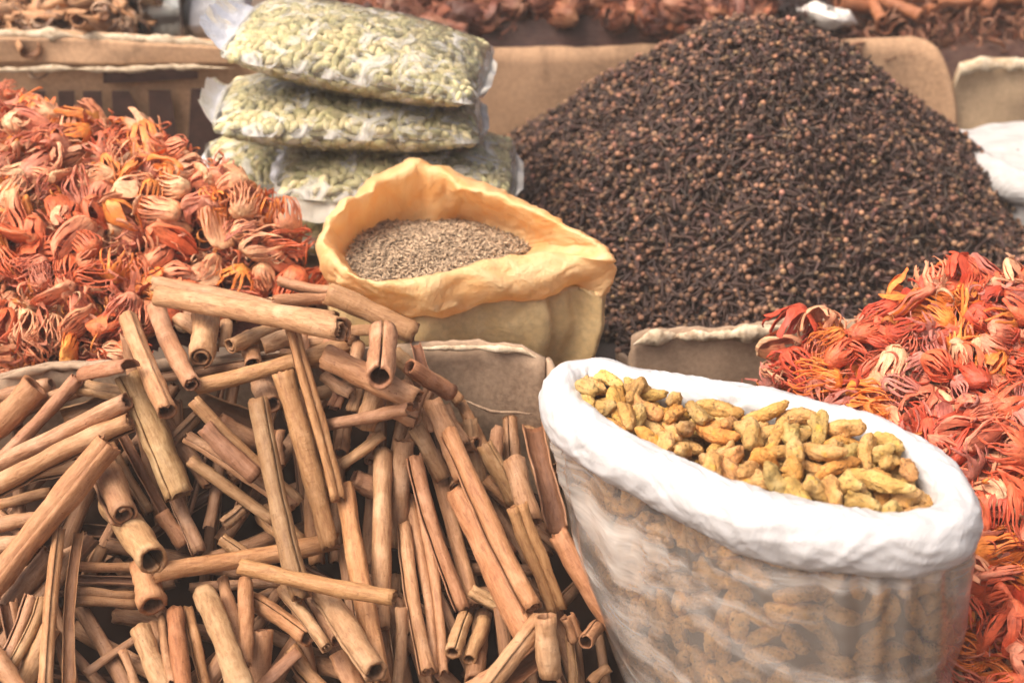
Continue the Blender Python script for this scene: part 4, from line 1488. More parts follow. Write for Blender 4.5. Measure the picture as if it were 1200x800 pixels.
ang = np.arange(NC) / NC * 2 * math.pi
front = np.clip(-outw[:, 1], 0, 1)
rad = .0185 + .0060 * front + .0012 * np.sin(3 * ang + 1)
MR = 64
V = []
for j in range(MR):
    b_ = 2 * math.pi * j / MR + 1.25 * math.pi
    for i in range(NC):
        s_ = i / NC
        tw = b_ + 5 * s_ * 2 * math.pi
        f = 1 + .05 * math.sin(tw * 1 + 2.5 * math.sin(ang[i] * 3)) * (.5 + .5 * math.sin(ang[i] * 2 + 1))
        q = rimc[i] * 24 + outw[i] * math.cos(b_) * 1.1 + np.array([0, 0, math.sin(b_) * 1.1])
        bb = (j / MR) * 6.28
        f += .10 * noise.noise(Vector(q) * .8)
        for fa, fb, am in ((2.6, 1.5, .055), (4.5, 2.6, .035), (8.0, 3.6, .018)):
            rg = 1 - 3.2 * abs(noise.noise(Vector((math.cos(ang[i]) * fa, math.sin(ang[i]) * fa, bb * fb + 1.6 * math.sin(ang[i] * 5 + am * 90)))))
            f += am * max(rg, -.6)
        rr = rad[i] * f
        V.append(rimc[i] + outw[i] * math.cos(b_) * rr * .98 + np.array([0, 0, math.sin(b_) * rr * 1.08]))
V = np.array(V).reshape(MR, NC, 3)
F1 = grid_faces(MR, NC, True)
lastrow = np.stack([(MR - 1) * NC + np.arange(NC), (MR - 1) * NC + (np.arange(NC) + 1) % NC, (np.arange(NC) + 1) % NC, np.arange(NC)], 1)
obj('rolled_rim', mesh('rolled_rim', local(V.reshape(-1, 3), sack), np.concatenate([F1, lastrow]), WHITE), sack)


def sack_section(z, grow=0.0):
    """The sack's outline at height z: narrower in length and rounder in depth towards the ground."""
    k = np.clip((ZR - z) / ZR, 0, 1)
    long_ = np.array([.86, -.51, 0])
    shrt = np.array([.51, .86, 0])
    rel = rimc - cen
    u = rel @ long_
    v_ = rel @ shrt
    su = 1.06 + .18 * k - .60 * k * k
    sv = 1.10 + 2.0 * k * (1 - .60 * k)
    P = cen + long_ * (u * su)[:, None] + shrt * (v_ * sv)[:, None] + np.array([.060 * k, .012 * k, 0])
    P = P + outw * (grow - .010)
    P[:, 2] = z
    return P


RB = 60
zs = np.linspace(ZR - .012, .006, RB)
V = []
for r_i, z in enumerate(zs):
    S = sack_section(z)
    k = (ZR - z) / ZR
    for i in range(NC):
        p = S[i]
        fold = .0055 * math.exp(-k * 4) * math.sin(ang[i] * 26 + 3 * math.sin(ang[i] * 5) + 6 * k)
        al = p[0] * .80 - p[2] * .60          # creases run down to the right, from the rim to the far corner
        ac = p[0] * .60 + p[2] * .80
        q = Vector((al * 5, p[1] * 5, ac * 26 + .8 * noise.noise(Vector((al * 9, ac * 9, 1)))))
        wr = .0060 * noise.noise(q * .7) + .0050 * (max(0, 1 - abs(noise.noise(q * 1.7 + Vector((5, 0, 0)))) * 5)) ** 2 * (.4 + noise.noise(Vector((al * 8, ac * 8, 7))))
        V.append(p + outw[i] * (max(fold + wr, -.003) + .0055))
V = np.array(V)
obj('film_wall', mesh('film_wall', local(V, sack), grid_faces(RB, NC, True), FILM_SACK), sack)

# turmeric fingers: top layer
seg_a, seg_b, seg_r = [], [], []
loopxy = rimc[:, :2] - outw[:, :2] * .010


def in_loop(x, y, L=loopxy):
    return bool(poly_mask(np.array([x]), np.array([y]), [tuple(p) for p in L])[0])


def Ht(x, y):
    """Height of the roots in the sack: a low mound, sinking at its near right end."""
    rel = np.array([x, y, 0]) - np.array([cen[0], cen[1], 0])
    u = rel @ np.array([.86, -.51, 0])
    return .369 - .8 * max(0, u - .12) * .3 + .005 * math.sin(u * 30)


items = []
cnt = 0
for layer, (n_t, dz) in enumerate(((170, -.030), (900, -.006))):
    for _ in range(n_t):
        x_ = rng.uniform(rimc[:, 0].min(), rimc[:, 0].max())
        y_ = rng.uniform(rimc[:, 1].min(), rimc[:, 1].max())
        ti = int(rng.integers(16))
        s = rng.uniform(.72, 1.02)
        hl = TM[ti][1] * s * .86
        az = rng.uniform(0, math.pi)
        d = np.array([math.cos(az), math.sin(az), 0])
        d[2] = rng.normal(0, .22)
        d /= np.linalg.norm(d)
        c_ = np.array([x_, y_, Ht(x_, y_) + dz])
        if not (in_loop(*(c_ - d * hl * 1.0)[:2]) and in_loop(*(c_ + d * hl * 1.0)[:2])):
            continue
        r = .0078 * s
        a, b = c_ - d * (hl - r * .6), c_ + d * (hl - r * .6)
        a2, b2 = push_out(a.copy(), b.copy(), r * .88, np.array([0, 0, 1.0]), np.array([0, 0, 1.0]), 25)
        m_ = (a2 + b2) / 2
        if m_[2] > Ht(x_, y_) + .010 + (0 if layer else -.02):
            continue
        seg_a.append(a2)
        seg_b.append(b2)
        seg_r.append(r * .88)
        tv = rng.uniform(.85, 1.15)
        tint_ = (np.array([1, 1, 1]) if rng.random() > .15 else np.array([1.05, .92, .65])) * tv * (1 + rng.normal(0, .05, 3))
        nm = 'pale ' if tv > 1.05 else ('dark ' if tv < .93 else '')
        o = obj('turmeric_finger', TM[ti][0], mat4=frame(m_, b2 - a2, rng.uniform(0, 6.28), s), color=tuple(tint_), category='turmeric', group='turmeric roots in the open sack mouth')
        q = PX(m_)
        tq = (q[0] - 690) / 370
        row = q[1] - (455 + (q[0] - 680) * .37)
        u_ = ['left end', 'left half', 'middle', 'right half', 'right end'][max(0, min(4, int(tq * 5)))]
        w_ = 'by the far white rim' if row < 22 else ('by the near white rim' if row > 52 else 'inside the white rim')
        kn = ['knobbly', 'smooth stubby', 'branched', 'long ringed'][ti % 4]
        items.append((o, f'{nm}{kn} turmeric, {w_}, {u_}', m_))
        cnt += 1
unique_labels(items)
# roots pressed against the film
items = []
sec_cache = [sack_section(z_) for z_ in np.linspace(.02, ZR - .022, 80)]
lat = [float(np.sqrt(max(v_.co.y ** 2 + v_.co.z ** 2 for v_ in t_[0].vertices))) for t_ in TM]
slim = [i_ for i_ in range(16) if lat[i_] < sorted(lat)[9]]
side = []
for _ in range(12000):
    zi = int(rng.integers(80))
    z = .02 + (ZR - .042) * zi / 79
    i = int(rng.integers(NC))
    S = sec_cache[zi]
    if outw[i][1] > .55:
        continue
    p = S[i]
    q = PX(p)
    if q[1] > 812 or q[1] < 400:
        continue
    ti = slim[int(rng.integers(len(slim)))]
    s = rng.uniform(.75, 1.05)
    hl = TM[ti][1] * s * .86
    r = .0078 * s
    c_ = p - outw[i] * (r + .0055)
    a_ = rng.uniform(0, math.pi)
    d = tg[i] * math.cos(a_) + np.array([0, 0, 1]) * math.sin(a_)
    a, b = c_ - d * (hl - r * .6), c_ + d * (hl - r * .6)
    if max(a[2], b[2]) > ZR - .02:
        continue
    Sin = S[:, :2] - outw[:, :2] * .004
    e0, e1 = c_ - d * hl * 1.08, c_ + d * hl * 1.08
    sd_ = outw[i] * r * .9
    if not all(in_loop(e[0], e[1], Sin) for e in (e0, e1, c_ + sd_)) or z < .05 and outw[i][0] < -.3:
        continue
    A, B, Rr = np.array(seg_a), np.array(seg_b), np.array(seg_r)
    Sm = a[None] + (b - a)[None] * TS[:, None]
    ab = B - A
    w_ = np.clip(((Sm[:, None] - A[None]) * ab[None]).sum(2) / (ab ** 2).sum(1)[None], 0, 1)
    dist = np.linalg.norm(Sm[:, None] - (A[None] + ab[None] * w_[..., None]), axis=2)
    if (((r * .88 + Rr)[None] * .70 - dist) > 0).any():
        continue
    seg_a.append(a)
    seg_b.append(b)
    seg_r.append(r * .88)
    tv = rng.uniform(.85, 1.2)
    side.append((depth_of(c_), c_, a, b, ti, s, tv, rng.uniform(0, 6.28)))
side.sort(key=lambda t_: t_[0])
extra = []
for n_s, (_, c_, a, b, ti, s, tv, rl) in enumerate(side):
    m4 = frame(c_, b - a, rl, s)
    if n_s + cnt >= 298:
        t_me = TM[ti][0]
        nv_ = len(t_me.vertices)
        co = np.empty(nv_ * 3, np.float32)
        t_me.vertices.foreach_get('co', co)
        A4 = np.array(m4)
        tr_ = np.empty(len(t_me.polygons) * 3, np.int32)
        t_me.polygons.foreach_get('vertices', tr_)
        extra.append((co.reshape(-1, 3) @ A4[:3, :3].T + A4[:3, 3], [], tr_.reshape(-1, 3), (1, 1, 1)))
        continue
    o = obj('turmeric_finger', TM[ti][0], mat4=m4, color=(tv * 1.22, tv * 1.08, tv * .98), category='turmeric', group='turmeric roots behind the clear sack wall')
    q = PX(c_)
    u_ = ['left corner', 'left part', 'centre left', 'centre right', 'right corner'][max(0, min(4, int((q[0] - 650) / 97)))]
    lim_ = 520 + (q[0] - 650) * .33
    v_ = 'under the rim' if q[1] < lim_ + 50 else ('low down' if q[1] > lim_ + 130 else 'mid height')
    kn = ['knobbly', 'stubby', 'branched', 'long'][ti % 4]
    items.append((o, f'{kn} turmeric behind the sack film, {v_}, {u_}', c_))
unique_labels(items)
if extra:
    V, Fs, C = join(extra)
    eo = obj('turmeric_roots', mesh('turmeric_roots', V, Fs, TURM), kind='stuff')
    eo.color = (1.2, 1.07, .97, 1)
# what lies deeper in the sack
V = []
zz = np.linspace(ZR - .03, .004, 24)
for z in zz:
    S = sack_section(z, -.036)
    V += [S[i] + outw[i] * (.006 * nz(S[i], 60)) for i in range(0, NC, 2)]
n2_ = NC // 2
V = np.array(V)
top_c = np.append(V[:n2_].mean(0)[:2], ZR - .032)
Vt = np.vstack([V, top_c])
tri = np.stack([np.arange(n2_), (np.arange(n2_) + 1) % n2_, np.full(n2_, len(V))], 1)
obj('turmeric_roots_inside', mesh('turmeric_roots_inside', Vt, [grid_faces(24, n2_, True), tri], UNDER, tint=np.tile([.30, .175, .08], (len(Vt), 1))), kind='stuff')

# ------------------------------------------------------------------ yellow bag with cumin
ST_ = [  # A seed edge, B crest, M outer face, C hem
    ((407, 300, .362), (386, 284, .398), (375, 294, .385), (382, 318, .360)),
    ((412, 288, .362), (392, 256, .415), (388, 258, .395), (392, 290, .360)),
    ((428, 272, .362), (418, 232, .425), (412, 232, .405), (415, 268, .360)),
    ((450, 260, .362), (447, 209, .432), (444, 205, .410), (447, 248, .360)),
    ((485, 259, .362), (482, 196, .438), (486, 195, .415), (485, 238, .360)),
    ((510, 262, .362), (512, 203, .432), (518, 203, .410), (520, 243, .360)),
    ((540, 256, .362), (552, 222, .425), (560, 220, .405), (556, 258, .358)),
    ((586, 271, .362), (605, 243, .418), (612, 241, .400), (600, 280, .355)),
    ((608, 281, .362), (655, 266, .410), (662, 266, .395), (655, 305, .352)),
    ((620, 289, .362), (695, 288, .400), (708, 292, .385), (712, 335, .345)),
    ((618, 295, .361), (700, 303, .392), (726, 318, .372), (708, 347, .342)),
    ((602, 302, .361), (655, 296, .390), (684, 318, .376), (674, 333, .350)),
    ((583, 312, .361), (600, 300, .390), (632, 328, .372), (640, 350, .345)),
    ((540, 324, .361), (545, 313, .390), (556, 336, .374), (578, 355, .345)),
    ((490, 334, .361), (492, 325, .390), (500, 346, .376), (500, 371, .345)),
    ((435, 337, .361), (434, 328, .392), (438, 342, .378), (440, 356, .350)),
    ((409, 316, .362), (402, 312, .396), (386, 318, .382), (392, 335, .360)),
]
ybag = empty('yellow_bag', tuple(U(540, 300, .36)[:2]) + (0,), label='soft yellow plastic bag with folded-down rim, full of cumin seed', category='bag')
NY = 200


def station_spline(P, n):
    P = np.asarray(P, float)
    m_ = len(P)
    o_ = []
    for s in np.linspace(0, m_, n, endpoint=False):
        i = int(s)
        t = s - i
        p0, p1, p2, p3 = P[i - 1], P[i % m_], P[(i + 1) % m_], P[(i + 2) % m_]
        o_.append(.5 * ((2 * p1) + (-p0 + p2) * t + (2 * p0 - 5 * p1 + 4 * p2 - p3) * t * t + (-p0 + 3 * p1 - 3 * p2 + p3) * t ** 3))
    return np.array(o_)


cv = [station_spline([U(s[k][0], s[k][1], s[k][2] - .030) for s in ST_], NY) for k in range(4)]
ycen = cv[0].mean(0)
inner0 = ycen + (cv[0] - ycen) * .96
inner0[:, 2] -= .02
tuck = ycen + (cv[3] - ycen) * .93
tuck[:, 2] = cv[3][:, 2] + .004
rows_ = [inner0] + cv + [tuck]
TT = []
for k in range(len(rows_) - 1):
    p0, p1, p2, p3 = rows_[max(k - 1, 0)], rows_[k], rows_[k + 1], rows_[min(k + 2, len(rows_) - 1)]
    for t in np.linspace(0, 1, 9, endpoint=False):
        TT.append(.5 * ((2 * p1) + (-p0 + p2) * t + (2 * p0 - 5 * p1 + 4 * p2 - p3) * t * t + (-p0 + 3 * p1 - 3 * p2 + p3) * t ** 3))
TT.append(rows_[-1])
TT = np.array(TT)
nR = len(TT)
for r_i in range(nR):
    kk = r_i / nR
    amp = .0036 * math.sin(math.pi * min(1, kk * 1.05))
    for i in range(NY):
        a_ = i / NY * 2 * math.pi
        d_ = TT[r_i, i] - ycen
        d_ = d_ / np.linalg.norm(d_)
        pl = math.sin(a_ * 17 + 3 * kk + 2.0 * math.sin(3 * a_)) * (.5 + .5 * math.sin(a_ * 4 + 1)) + .8 * math.sin(a_ * 41 + 5 * kk) * (.3 + .3 * math.sin(2 * a_ + 2))
        q = TT[r_i, i]
        rd = (1 - 2 * abs(nz((q[0] * 1.0, q[1], q[2] * 1.8), 26, 4))) ** 2
        TT[r_i, i] = q + d_ * amp * (pl * .42 + 1.6 * nz(q, 24) + 1.5 * rd * np.sign(nz(q, 12))) + np.array([0, 0, .0030 * nz(q, 60, 3)])
obj('folded_rim', mesh('folded_rim', local(TT.reshape(-1, 3), ybag), grid_faces(nR, NY, True), YEL), ybag)
# bag body
body_top = ycen + (cv[3] - ycen) * .955
V = []
zb_ = np.linspace(0, 1, 40)
for k in zb_:
    sc_ = 1.0 + .05 * math.sin(math.pi * min(1, k * 1.6)) - .22 * k
    z = .322 - (.322 - .10) * k
    for i in range(NY):
        p = body_top[i]
        q = ycen + (p - ycen) * sc_
        a_ = i / NY * 2 * math.pi
        st_i = i / NY * 17
        crease = -.010 * math.exp(-((st_i - 11.6) / .16) ** 2) - .004 * math.exp(-((st_i - 14.4) / .15) ** 2) * (1 - k)
        bulge = .010 * math.sin(math.pi * min(1, k * 2)) * (.5 + .5 * math.sin(st_i * 1.3))
        d_ = (q - ycen)
        d_[2] = 0
        d_ /= max(1e-6, np.linalg.norm(d_))
        q = q + d_ * (crease + bulge + .004 * nz((q[0], q[1], z), 30, 2) + .002 * math.sin(st_i * 9) * math.exp(-k * 5))
        q[2] = min(z, p[2] - .004) if k == 0 else z
        V.append(q)
obj('bag_body', mesh('bag_body', local(V, ybag), grid_faces(40, NY, True), BEIGE), ybag)

# cumin
seedloop = [tuple(p[:2]) for p in cv[0]]
V, Fq = lathe([(-.0030, .0001), (-.0020, .0006), (0, .00085), (.0020, .0006), (.0030, .0001)], 5)
SEED = [(V, Fq, [], np.ones((len(V), 3)))]
n = 9000
xs = rng.uniform(cv[0][:, 0].min(), cv[0][:, 0].max(), n)
ys = rng.uniform(cv[0][:, 1].min(), cv[0][:, 1].max(), n)
ok = poly_mask(xs, ys, seedloop)
xs, ys = xs[ok], ys[ok]


def Hy(x, y):
    r2 = ((x - ycen[0]) / .11) ** 2 + ((y - ycen[1]) / .07) ** 2
    return .332 + .013 * np.exp(-r2 * 1.2) + .002 * np.sin(x * 90) * np.cos(y * 80)


P = np.column_stack([xs, ys, Hy(xs, ys) - rng.uniform(0, .005, len(xs))])
ax = rng.normal(size=P.shape)
ax[:, 2] *= .35
shade = rng.choice([.55, .8, 1.0, 1.3], len(P))[:, None] * np.array([.43, .315, .205])
part = scatter(SEED, P, along(ax, rng.uniform(0, 6.28, len(P))), rng.uniform(.8, 1.3, len(P)), shade)
X, Y = np.meshgrid(np.linspace(-1, 1, 30), np.linspace(-1, 1, 30))
# sheet under the seeds: fan from the centre to the seed edge
fan = [ycen + (cv[0] - ycen) * k for k in np.linspace(0.02, 1.0, 12)]
fanV = np.concatenate(fan)
fanV[:, 2] = Hy(fanV[:, 0], fanV[:, 1]) - .0045
V, Fs, C = join([part, (fanV, grid_faces(12, NY, True), [], np.tile([.12, .085, .055], (len(fanV), 1)))])
obj('cumin_seeds', mesh('cumin_seeds', V, Fs, CUMIN, tint=C), kind='stuff')

# ------------------------------------------------------------------ cardamom packets


def pod_template(i):
    r_ = random.Random(2500 + i)
    V, Fq = lathe([(-.0092, .0003), (-.0074, .0027), (-.003, .0048), (.002, .0050), (.0066, .0030), (.0096, .0005)], 9)
    for v_ in V:
        a = math.atan2(v_[2], v_[1])
        k = 1 + .20 * math.cos(3 * a + i) + .09 * math.cos(9 * a)
        v_[1] *= k
        v_[2] *= k
    g = r_.random()
    c_ = np.array([.58, .53, .28]) * (1 - g) + np.array([.76, .64, .38]) * g
    return V, Fq, [], np.tile(c_, (len(V), 1))


PT = [pod_template(i) for i in range(8)]
pod_me = [mesh('cardamom_pod', t_[0], t_[1], PODM, tint=t_[3]) for t_ in PT]


def pillow(W, D, T, seed, nu=60, nv=36, inset=0.0):
    V = []
    for sgn_ in (1, -1):
        for j in range(nv):
            v_ = -1 + 2 * j / (nv - 1)
            for i in range(nu):
                u = -1 + 2 * i / (nu - 1)
                h = (max(0, 1 - abs(u) ** 2.6) ** .62) * (max(0, 1 - abs(v_) ** 2.2) ** .6)
                crn = 1 - .06 * (abs(u) ** 4) * (1 - abs(v_) ** 2) * 0
                z = sgn_ * (T / 2 - inset) * h
                x_ = u * (W / 2 - inset * .8) * (1 - .05 * (1 - abs(v_) ** 2) * 0 - .05 * abs(v_) ** 6)
                y_ = v_ * (D / 2 - inset * .8) * (1 - .06 * abs(u) ** 6)
                if not inset:
                    q = Vector((x_ * 45 + seed, y_ * 45, z * 30))
                    z += sgn_ * (.0032 * (noise.noise(q)) + .0020 * (1 - 2 * abs(noise.noise(q * 2.4)))) * min(1, h * 2)
                    x_ += .003 * noise.noise(q * .6) * abs(u)
                V.append((x_, y_, z))
    G = grid_faces(nv, nu)
    return np.array(V), np.concatenate([G, G[:, ::-1] + nu * nv])


PKS = [  # centre px, y world, W, D, T, yaw, pitch(right side down), tilt to the viewer, seam tail, label
    (425, 60, 1.70, .315, .21, .080, R(-6), R(9.0), R(2), 'topmost cardamom packet, plump and tilting down to the right'),
    (412, 129, 1.69, .330, .21, .074, R(3), R(3.5), R(-1), 'second cardamom packet from the top, with pointed ends'),
    (468, 195, 1.67, .300, .20, .072, R(0), R(3.0), R(4), 'third cardamom packet from the top, with a flat seam hanging in front'),
    (335, 190, 1.73, .20, .17, .066, R(16), R(0), R(4), 'greenish cardamom packet poking out left under the second one'),
    (400, 255, 1.64, .25, .15, .060, R(4), R(0), R(4), 'lowest cardamom packet, half hidden behind the yellow bag'),
]
pods = []
seedk = 0
for (cx, cy, yw, W, D, T, yaw, roll_, tilt, lab) in PKS:
    seedk += 1
    c_ = UY(cx, cy, yw)
    m4 = Matrix.Translation(Vector(c_)) @ Matrix.Rotation(yaw, 4, 'Z') @ Matrix.Rotation(roll_, 4, 'Y') @ Matrix.Rotation(tilt, 4, 'X')
    e = empty('cardamom_packet', (0, 0, 0), label=lab, category='packet', group='cardamom packets stacked behind the yellow bag')
    e.matrix_basis = m4
    V, Fq = pillow(W, D, T, seedk * 5)
    obj('film', mesh('film', V, Fq, FILM_PACK), e)
    # sealed end seams
    for s_ in (-1, 1):
        wid = {1: .040, 2: .022}.get(seedk, .012) if s_ < 0 else .010
        nx_, ny_ = 10, 24
        Vs = []
        for j in range(ny_):
            v_ = -1 + 2 * j / (ny_ - 1)
            for i in range(nx_):
                t = i / (nx_ - 1)
                x_ = s_ * (W / 2 * (.985) + t * wid) * (1 - .05 * abs(v_) ** 6)
                y_ = v_ * D / 2 * (.80 - .25 * t)
                z_ = .003 * math.sin(v_ * 9 + seedk) * t + (.018 * t * t if wid > .02 else -.004 * t) + .002 * noise.noise(Vector((x_ * 80, y_ * 80, seedk)))
                Vs.append((x_, y_, z_))
        Vs = np.array(Vs)
        W2 = Vs - [0, 0, .0006]
        G = grid_faces(ny_, nx_)
        obj('end_seam', mesh('end_seam', np.concatenate([Vs, W2]), np.concatenate([G, G[:, ::-1] + len(Vs)]), FILM_CLEAR), e)
    if seedk == 3:                        # long seam hanging over the front
        Vs = []
        for j in range(10):
            t = j / 9
            for i in range(40):
                u = -1 + 2 * i / 39
                Vs.append((u * W / 2 * (.99 + .03 * t), -D / 2 * .93 - .020 * t + .002 * math.sin(u * 11 + 4 * t), -.002 - .020 * t + .0015 * math.sin(u * 23)))
        Vs = np.array(Vs)
        G = grid_faces(10, 40)
        obj('front_seam', mesh('front_seam', np.concatenate([Vs, Vs + [0, .0006, 0]]), np.concatenate([G, G[:, ::-1] + len(Vs)]), FILM_CLEAR), e)
    # pods just under the film
    M3 = np.array(m4.to_3x3())
    O3 = np.array(m4.translation)
    got = []
    for _ in range(9000):
        u, v_, s_ = rng.uniform(-.97, .97), rng.uniform(-.97, .97), (1 if rng.random() < .7 else -1)
        if s_ < 0 and v_ > -.2:
            continue
        inset = .0058
        h = (max(0, 1 - abs(u) ** 2.6) ** .62) * (max(0, 1 - abs(v_) ** 2.2) ** .6)
        p = np.array([u * (W / 2 - inset * 1.6), v_ * (D / 2 - inset * 1.6), s_ * (T / 2 - inset) * h])
        if T / 2 * h < .003:
            continue
        if got:
            G_a = np.array([g_[0] for g_ in got])
            if (((G_a - p) ** 2).sum(1) < .0080 ** 2).any():
                continue
        e_ = .01
        hu = (max(0, 1 - min(1, abs(u + e_)) ** 2.6) ** .62) * (max(0, 1 - abs(v_) ** 2.2) ** .6)
        hv = (max(0, 1 - abs(u) ** 2.6) ** .62) * (max(0, 1 - min(1, abs(v_ + e_)) ** 2.2) ** .6)
        t1 = np.array([e_ * W / 2, 0, s_ * T / 2 * (hu - h)])
        t2 = np.array([0, e_ * D / 2, s_ * T / 2 * (hv - h)])
        a_ = rng.uniform(0, 6.28)
        d_ = t1 / np.linalg.norm(t1) * math.cos(a_) + t2 / np.linalg.norm(t2) * math.sin(a_)
        got.append((p, d_))
        if len(got) > 760:
            break
    for p, d_ in got:
        pods.append((M3 @ p + O3, M3 @ d_, seedk))
    # packed interior, pale green
    V, Fq = pillow(W, D, T, 0, 40, 24, inset=.0130)
    obj('packed_pods', mesh('packed_pods', V, Fq, UNDER, tint=np.tile([.30, .26, .13], (len(V), 1))), e)
PP = np.array([p[0] for p in pods])
DD = np.array([p[1] for p in pods])
RT = along(DD, rng.uniform(0, 6.28, len(PP)))
# the 300 seen largest: nearest to the viewer and in view
_, px, py = inview(PP)
dist = (PP - CAM) @ FWD
vis = (px > 0) & (py > 2) & (py < 262) & ~((py > 195) & (px > 395))
order = np.where(vis)[0][np.argsort(dist[vis])[:300]]
isb = np.zeros(len(PP), bool)
isb[order] = True
PNAME = ['topmost', 'second', 'third', 'left-poking', 'lowest']
for i in order:
    m4 = Matrix(RT[i].tolist()).to_4x4()
    m4.translation = Vector(PP[i])
    nm = PNAME[pods[i][2] - 1]
    q = PX(PP[i])
    pl = 'left end' if q[0] < 345 else ('left half' if q[0] < 410 else ('middle' if q[0] < 460 else ('right half' if q[0] < 520 else 'right end')))
    obj('cardamom_pod', pod_me[int(rng.integers(8))], mat4=m4, category='cardamom pod', label=f'pale green cardamom pod under the film of the {nm} packet, {pl}', group=f'cardamom pods in the {nm} packet')
rs = np.where(~isb)[0]
V, Fq, Ft, C = scatter(PT, PP[rs], RT[rs], rng.uniform(.85, 1.15, len(rs)), rng.uniform(.7, 1.15, (len(rs), 1)) * np.ones((1, 3)))
obj('cardamom_pods', mesh('cardamom_pods', V, [Fq, Ft], PODM, tint=C), kind='stuff')
# what the stack stands on
root = empty('cardboard_carton', (-.19, 1.66, 0), label='low carton hidden under the stack of cardamom packets', category='carton')
z0 = .235
for nm, tp in (('front_panel', [(-.34, 1.53, z0), (-.03, 1.53, z0)]), ('back_panel', [(-.34, 1.80, z0), (-.03, 1.80, z0)]), ('side_panel', [(-.34, 1.53, z0), (-.34, 1.80, z0)]), ('side_panel', [(-.03, 1.53, z0), (-.03, 1.80, z0)])):
    panel(nm, tp, 0, .005, CARD_GREY, root, wav=.002, seed=41, torn=.001, sub=20, nrow=6)
obj('lid', mesh('lid', np.array([(-.345, 1.523, z0 + .004), (-.025, 1.523, z0 + .004), (-.025, 1.807, z0 + .004), (-.345, 1.807, z0 + .004), (-.345, 1.523, z0 + .008), (-.025, 1.523, z0 + .008), (-.025, 1.807, z0 + .008), (-.345, 1.807, z0 + .008)]) - np.array(root.location),
    np.array([[3, 2, 1, 0], [4, 5, 6, 7], [0, 1, 5, 4], [1, 2, 6, 5], [2, 3, 7, 6], [3, 0, 4, 7]]), CARD_GREY, False), root)

# ------------------------------------------------------------------ behind: blurred heaps, bark, jar, white sack


def Hback(x, y):
    return .385 + .42 * np.clip(y - 2.16, 0, .5) + .012 * np.sin(x * 7) + .012 * np.sin(x * 15 + y * 9)


def back_stuff(name, x0, x1, y0, y1, n, cols, tm, scl, deep, H=Hback):
    x = rng.uniform(x0, x1, n)
    y = rng.uniform(y0, y1, n)
    P = np.column_stack([x, y, H(x, y) + rng.uniform(-.02, .008, n)])
    ax = rng.normal(size=P.shape)
    ax[:, 2] *= .5
    cc = np.array([cols[i] for i in rng.integers(0, len(cols), n)]) * rng.uniform(.6, 1.2, (n, 1))
    pt_ = scatter(tm, P, along(ax, rng.uniform(0, 6.28, n)), rng.uniform(.8, 1.3, n) * scl, cc)
    us = under_sheet(H, x0, x1, y0, y1, 40, .02, deep)
    g = np.arange(1600).reshape(40, 40)
    ring = np.concatenate([g[0], g[1:, -1], g[-1, -2::-1], g[-2:0:-1, 0]])
    low = us[0][ring].copy()
    low[:, 2] = 0.002
    k_ = len(ring)
    i_ = np.arange(k_)
    sk = np.stack([ring, 1600 + i_, 1600 + (i_ + 1) % k_, np.roll(ring, -1)], 1)
    us = (np.concatenate([us[0], low]), np.concatenate([us[1], sk]), [], np.tile(deep, (1600 + k_, 1)))
    V, Fs, C = join([pt_, us])
    return obj(name, mesh(name, V, Fs, MACE_S, tint=C), kind='stuff')


back_stuff('dried_spice_shreds', -.32, .40, 2.155, 2.85, 6500, [(.30, .11, .06), (.22, .08, .05), (.38, .16, .09), (.16, .06, .04), (.45, .17, .08)], ST + MT[:5], 1.25, (.09, .035, .022))


def Hd(x, y):
    return .375 + .35 * np.clip(y - 2.16, 0, .5) + .02 * np.exp(-((x - .42) / .08) ** 2)


back_stuff('dark_spice_bits', .34, .50, 2.155, 2.85, 2500, [(.07, .04, .035), (.10, .05, .04), (.05, .035, .035)], ST, 1.1, (.03, .018, .014), Hd)


def Hr(x, y):
    return .35 + .40 * np.clip(y - 2.16, 0, .6) + .02 * np.sin(x * 9)


back_stuff('bark_fragments', .47, 1.15, 2.15, 2.95, 4500, [(.34, .15, .08), (.24, .09, .05), (.42, .20, .11)], ST, 1.6, (.10, .042, .025), Hr)
items = []
for i in range(110):
    y_ = rng.uniform(2.20, 2.75)
    x_ = rng.uniform(.55, .98)
    az = rng.uniform(0, math.pi)
    L = rng.uniform(.08, .16)
    r = rng.uniform(.008, .016)
    c_ = np.array([x_, y_, float(Hr(x_, y_)) + rng.uniform(.006, .03)])
    if not (PX(c_)[0] < 1215 and PX(c_)[1] > -10):
        continue
    d = np.array([math.cos(az), math.sin(az), rng.normal(0, .15)])
    m4 = frame(c_, d, rng.uniform(0, 6.28)) @ Matrix.Diagonal((L / .13, r / .010, r / .010, 1))
    cc_ = np.array([.95, .66, .55]) * rng.uniform(.75, 1.15)
    o = obj('bark_strip', fm[(3, 5, 4, 5)[i % 4]], mat4=m4, color=tuple(cc_), category='bark strip', group='red bark strips in the far carton')
    q = PX(c_)
    items.append((o, f"{'thin' if r < .0095 else 'thick'} {'long' if L > .12 else 'short'} red-brown bark strip, {'at photo top' if q[1] < 25 else 'near the rim'}, {'above the clove carton' if q[0] < 1110 else 'in the right corner'}", c_))
unique_labels(items)
# pale slices at the upper left
items = []


def Hl(x, y):
    return .415 + .15 * np.clip(y - 1.95, 0, .5) + 0 * x


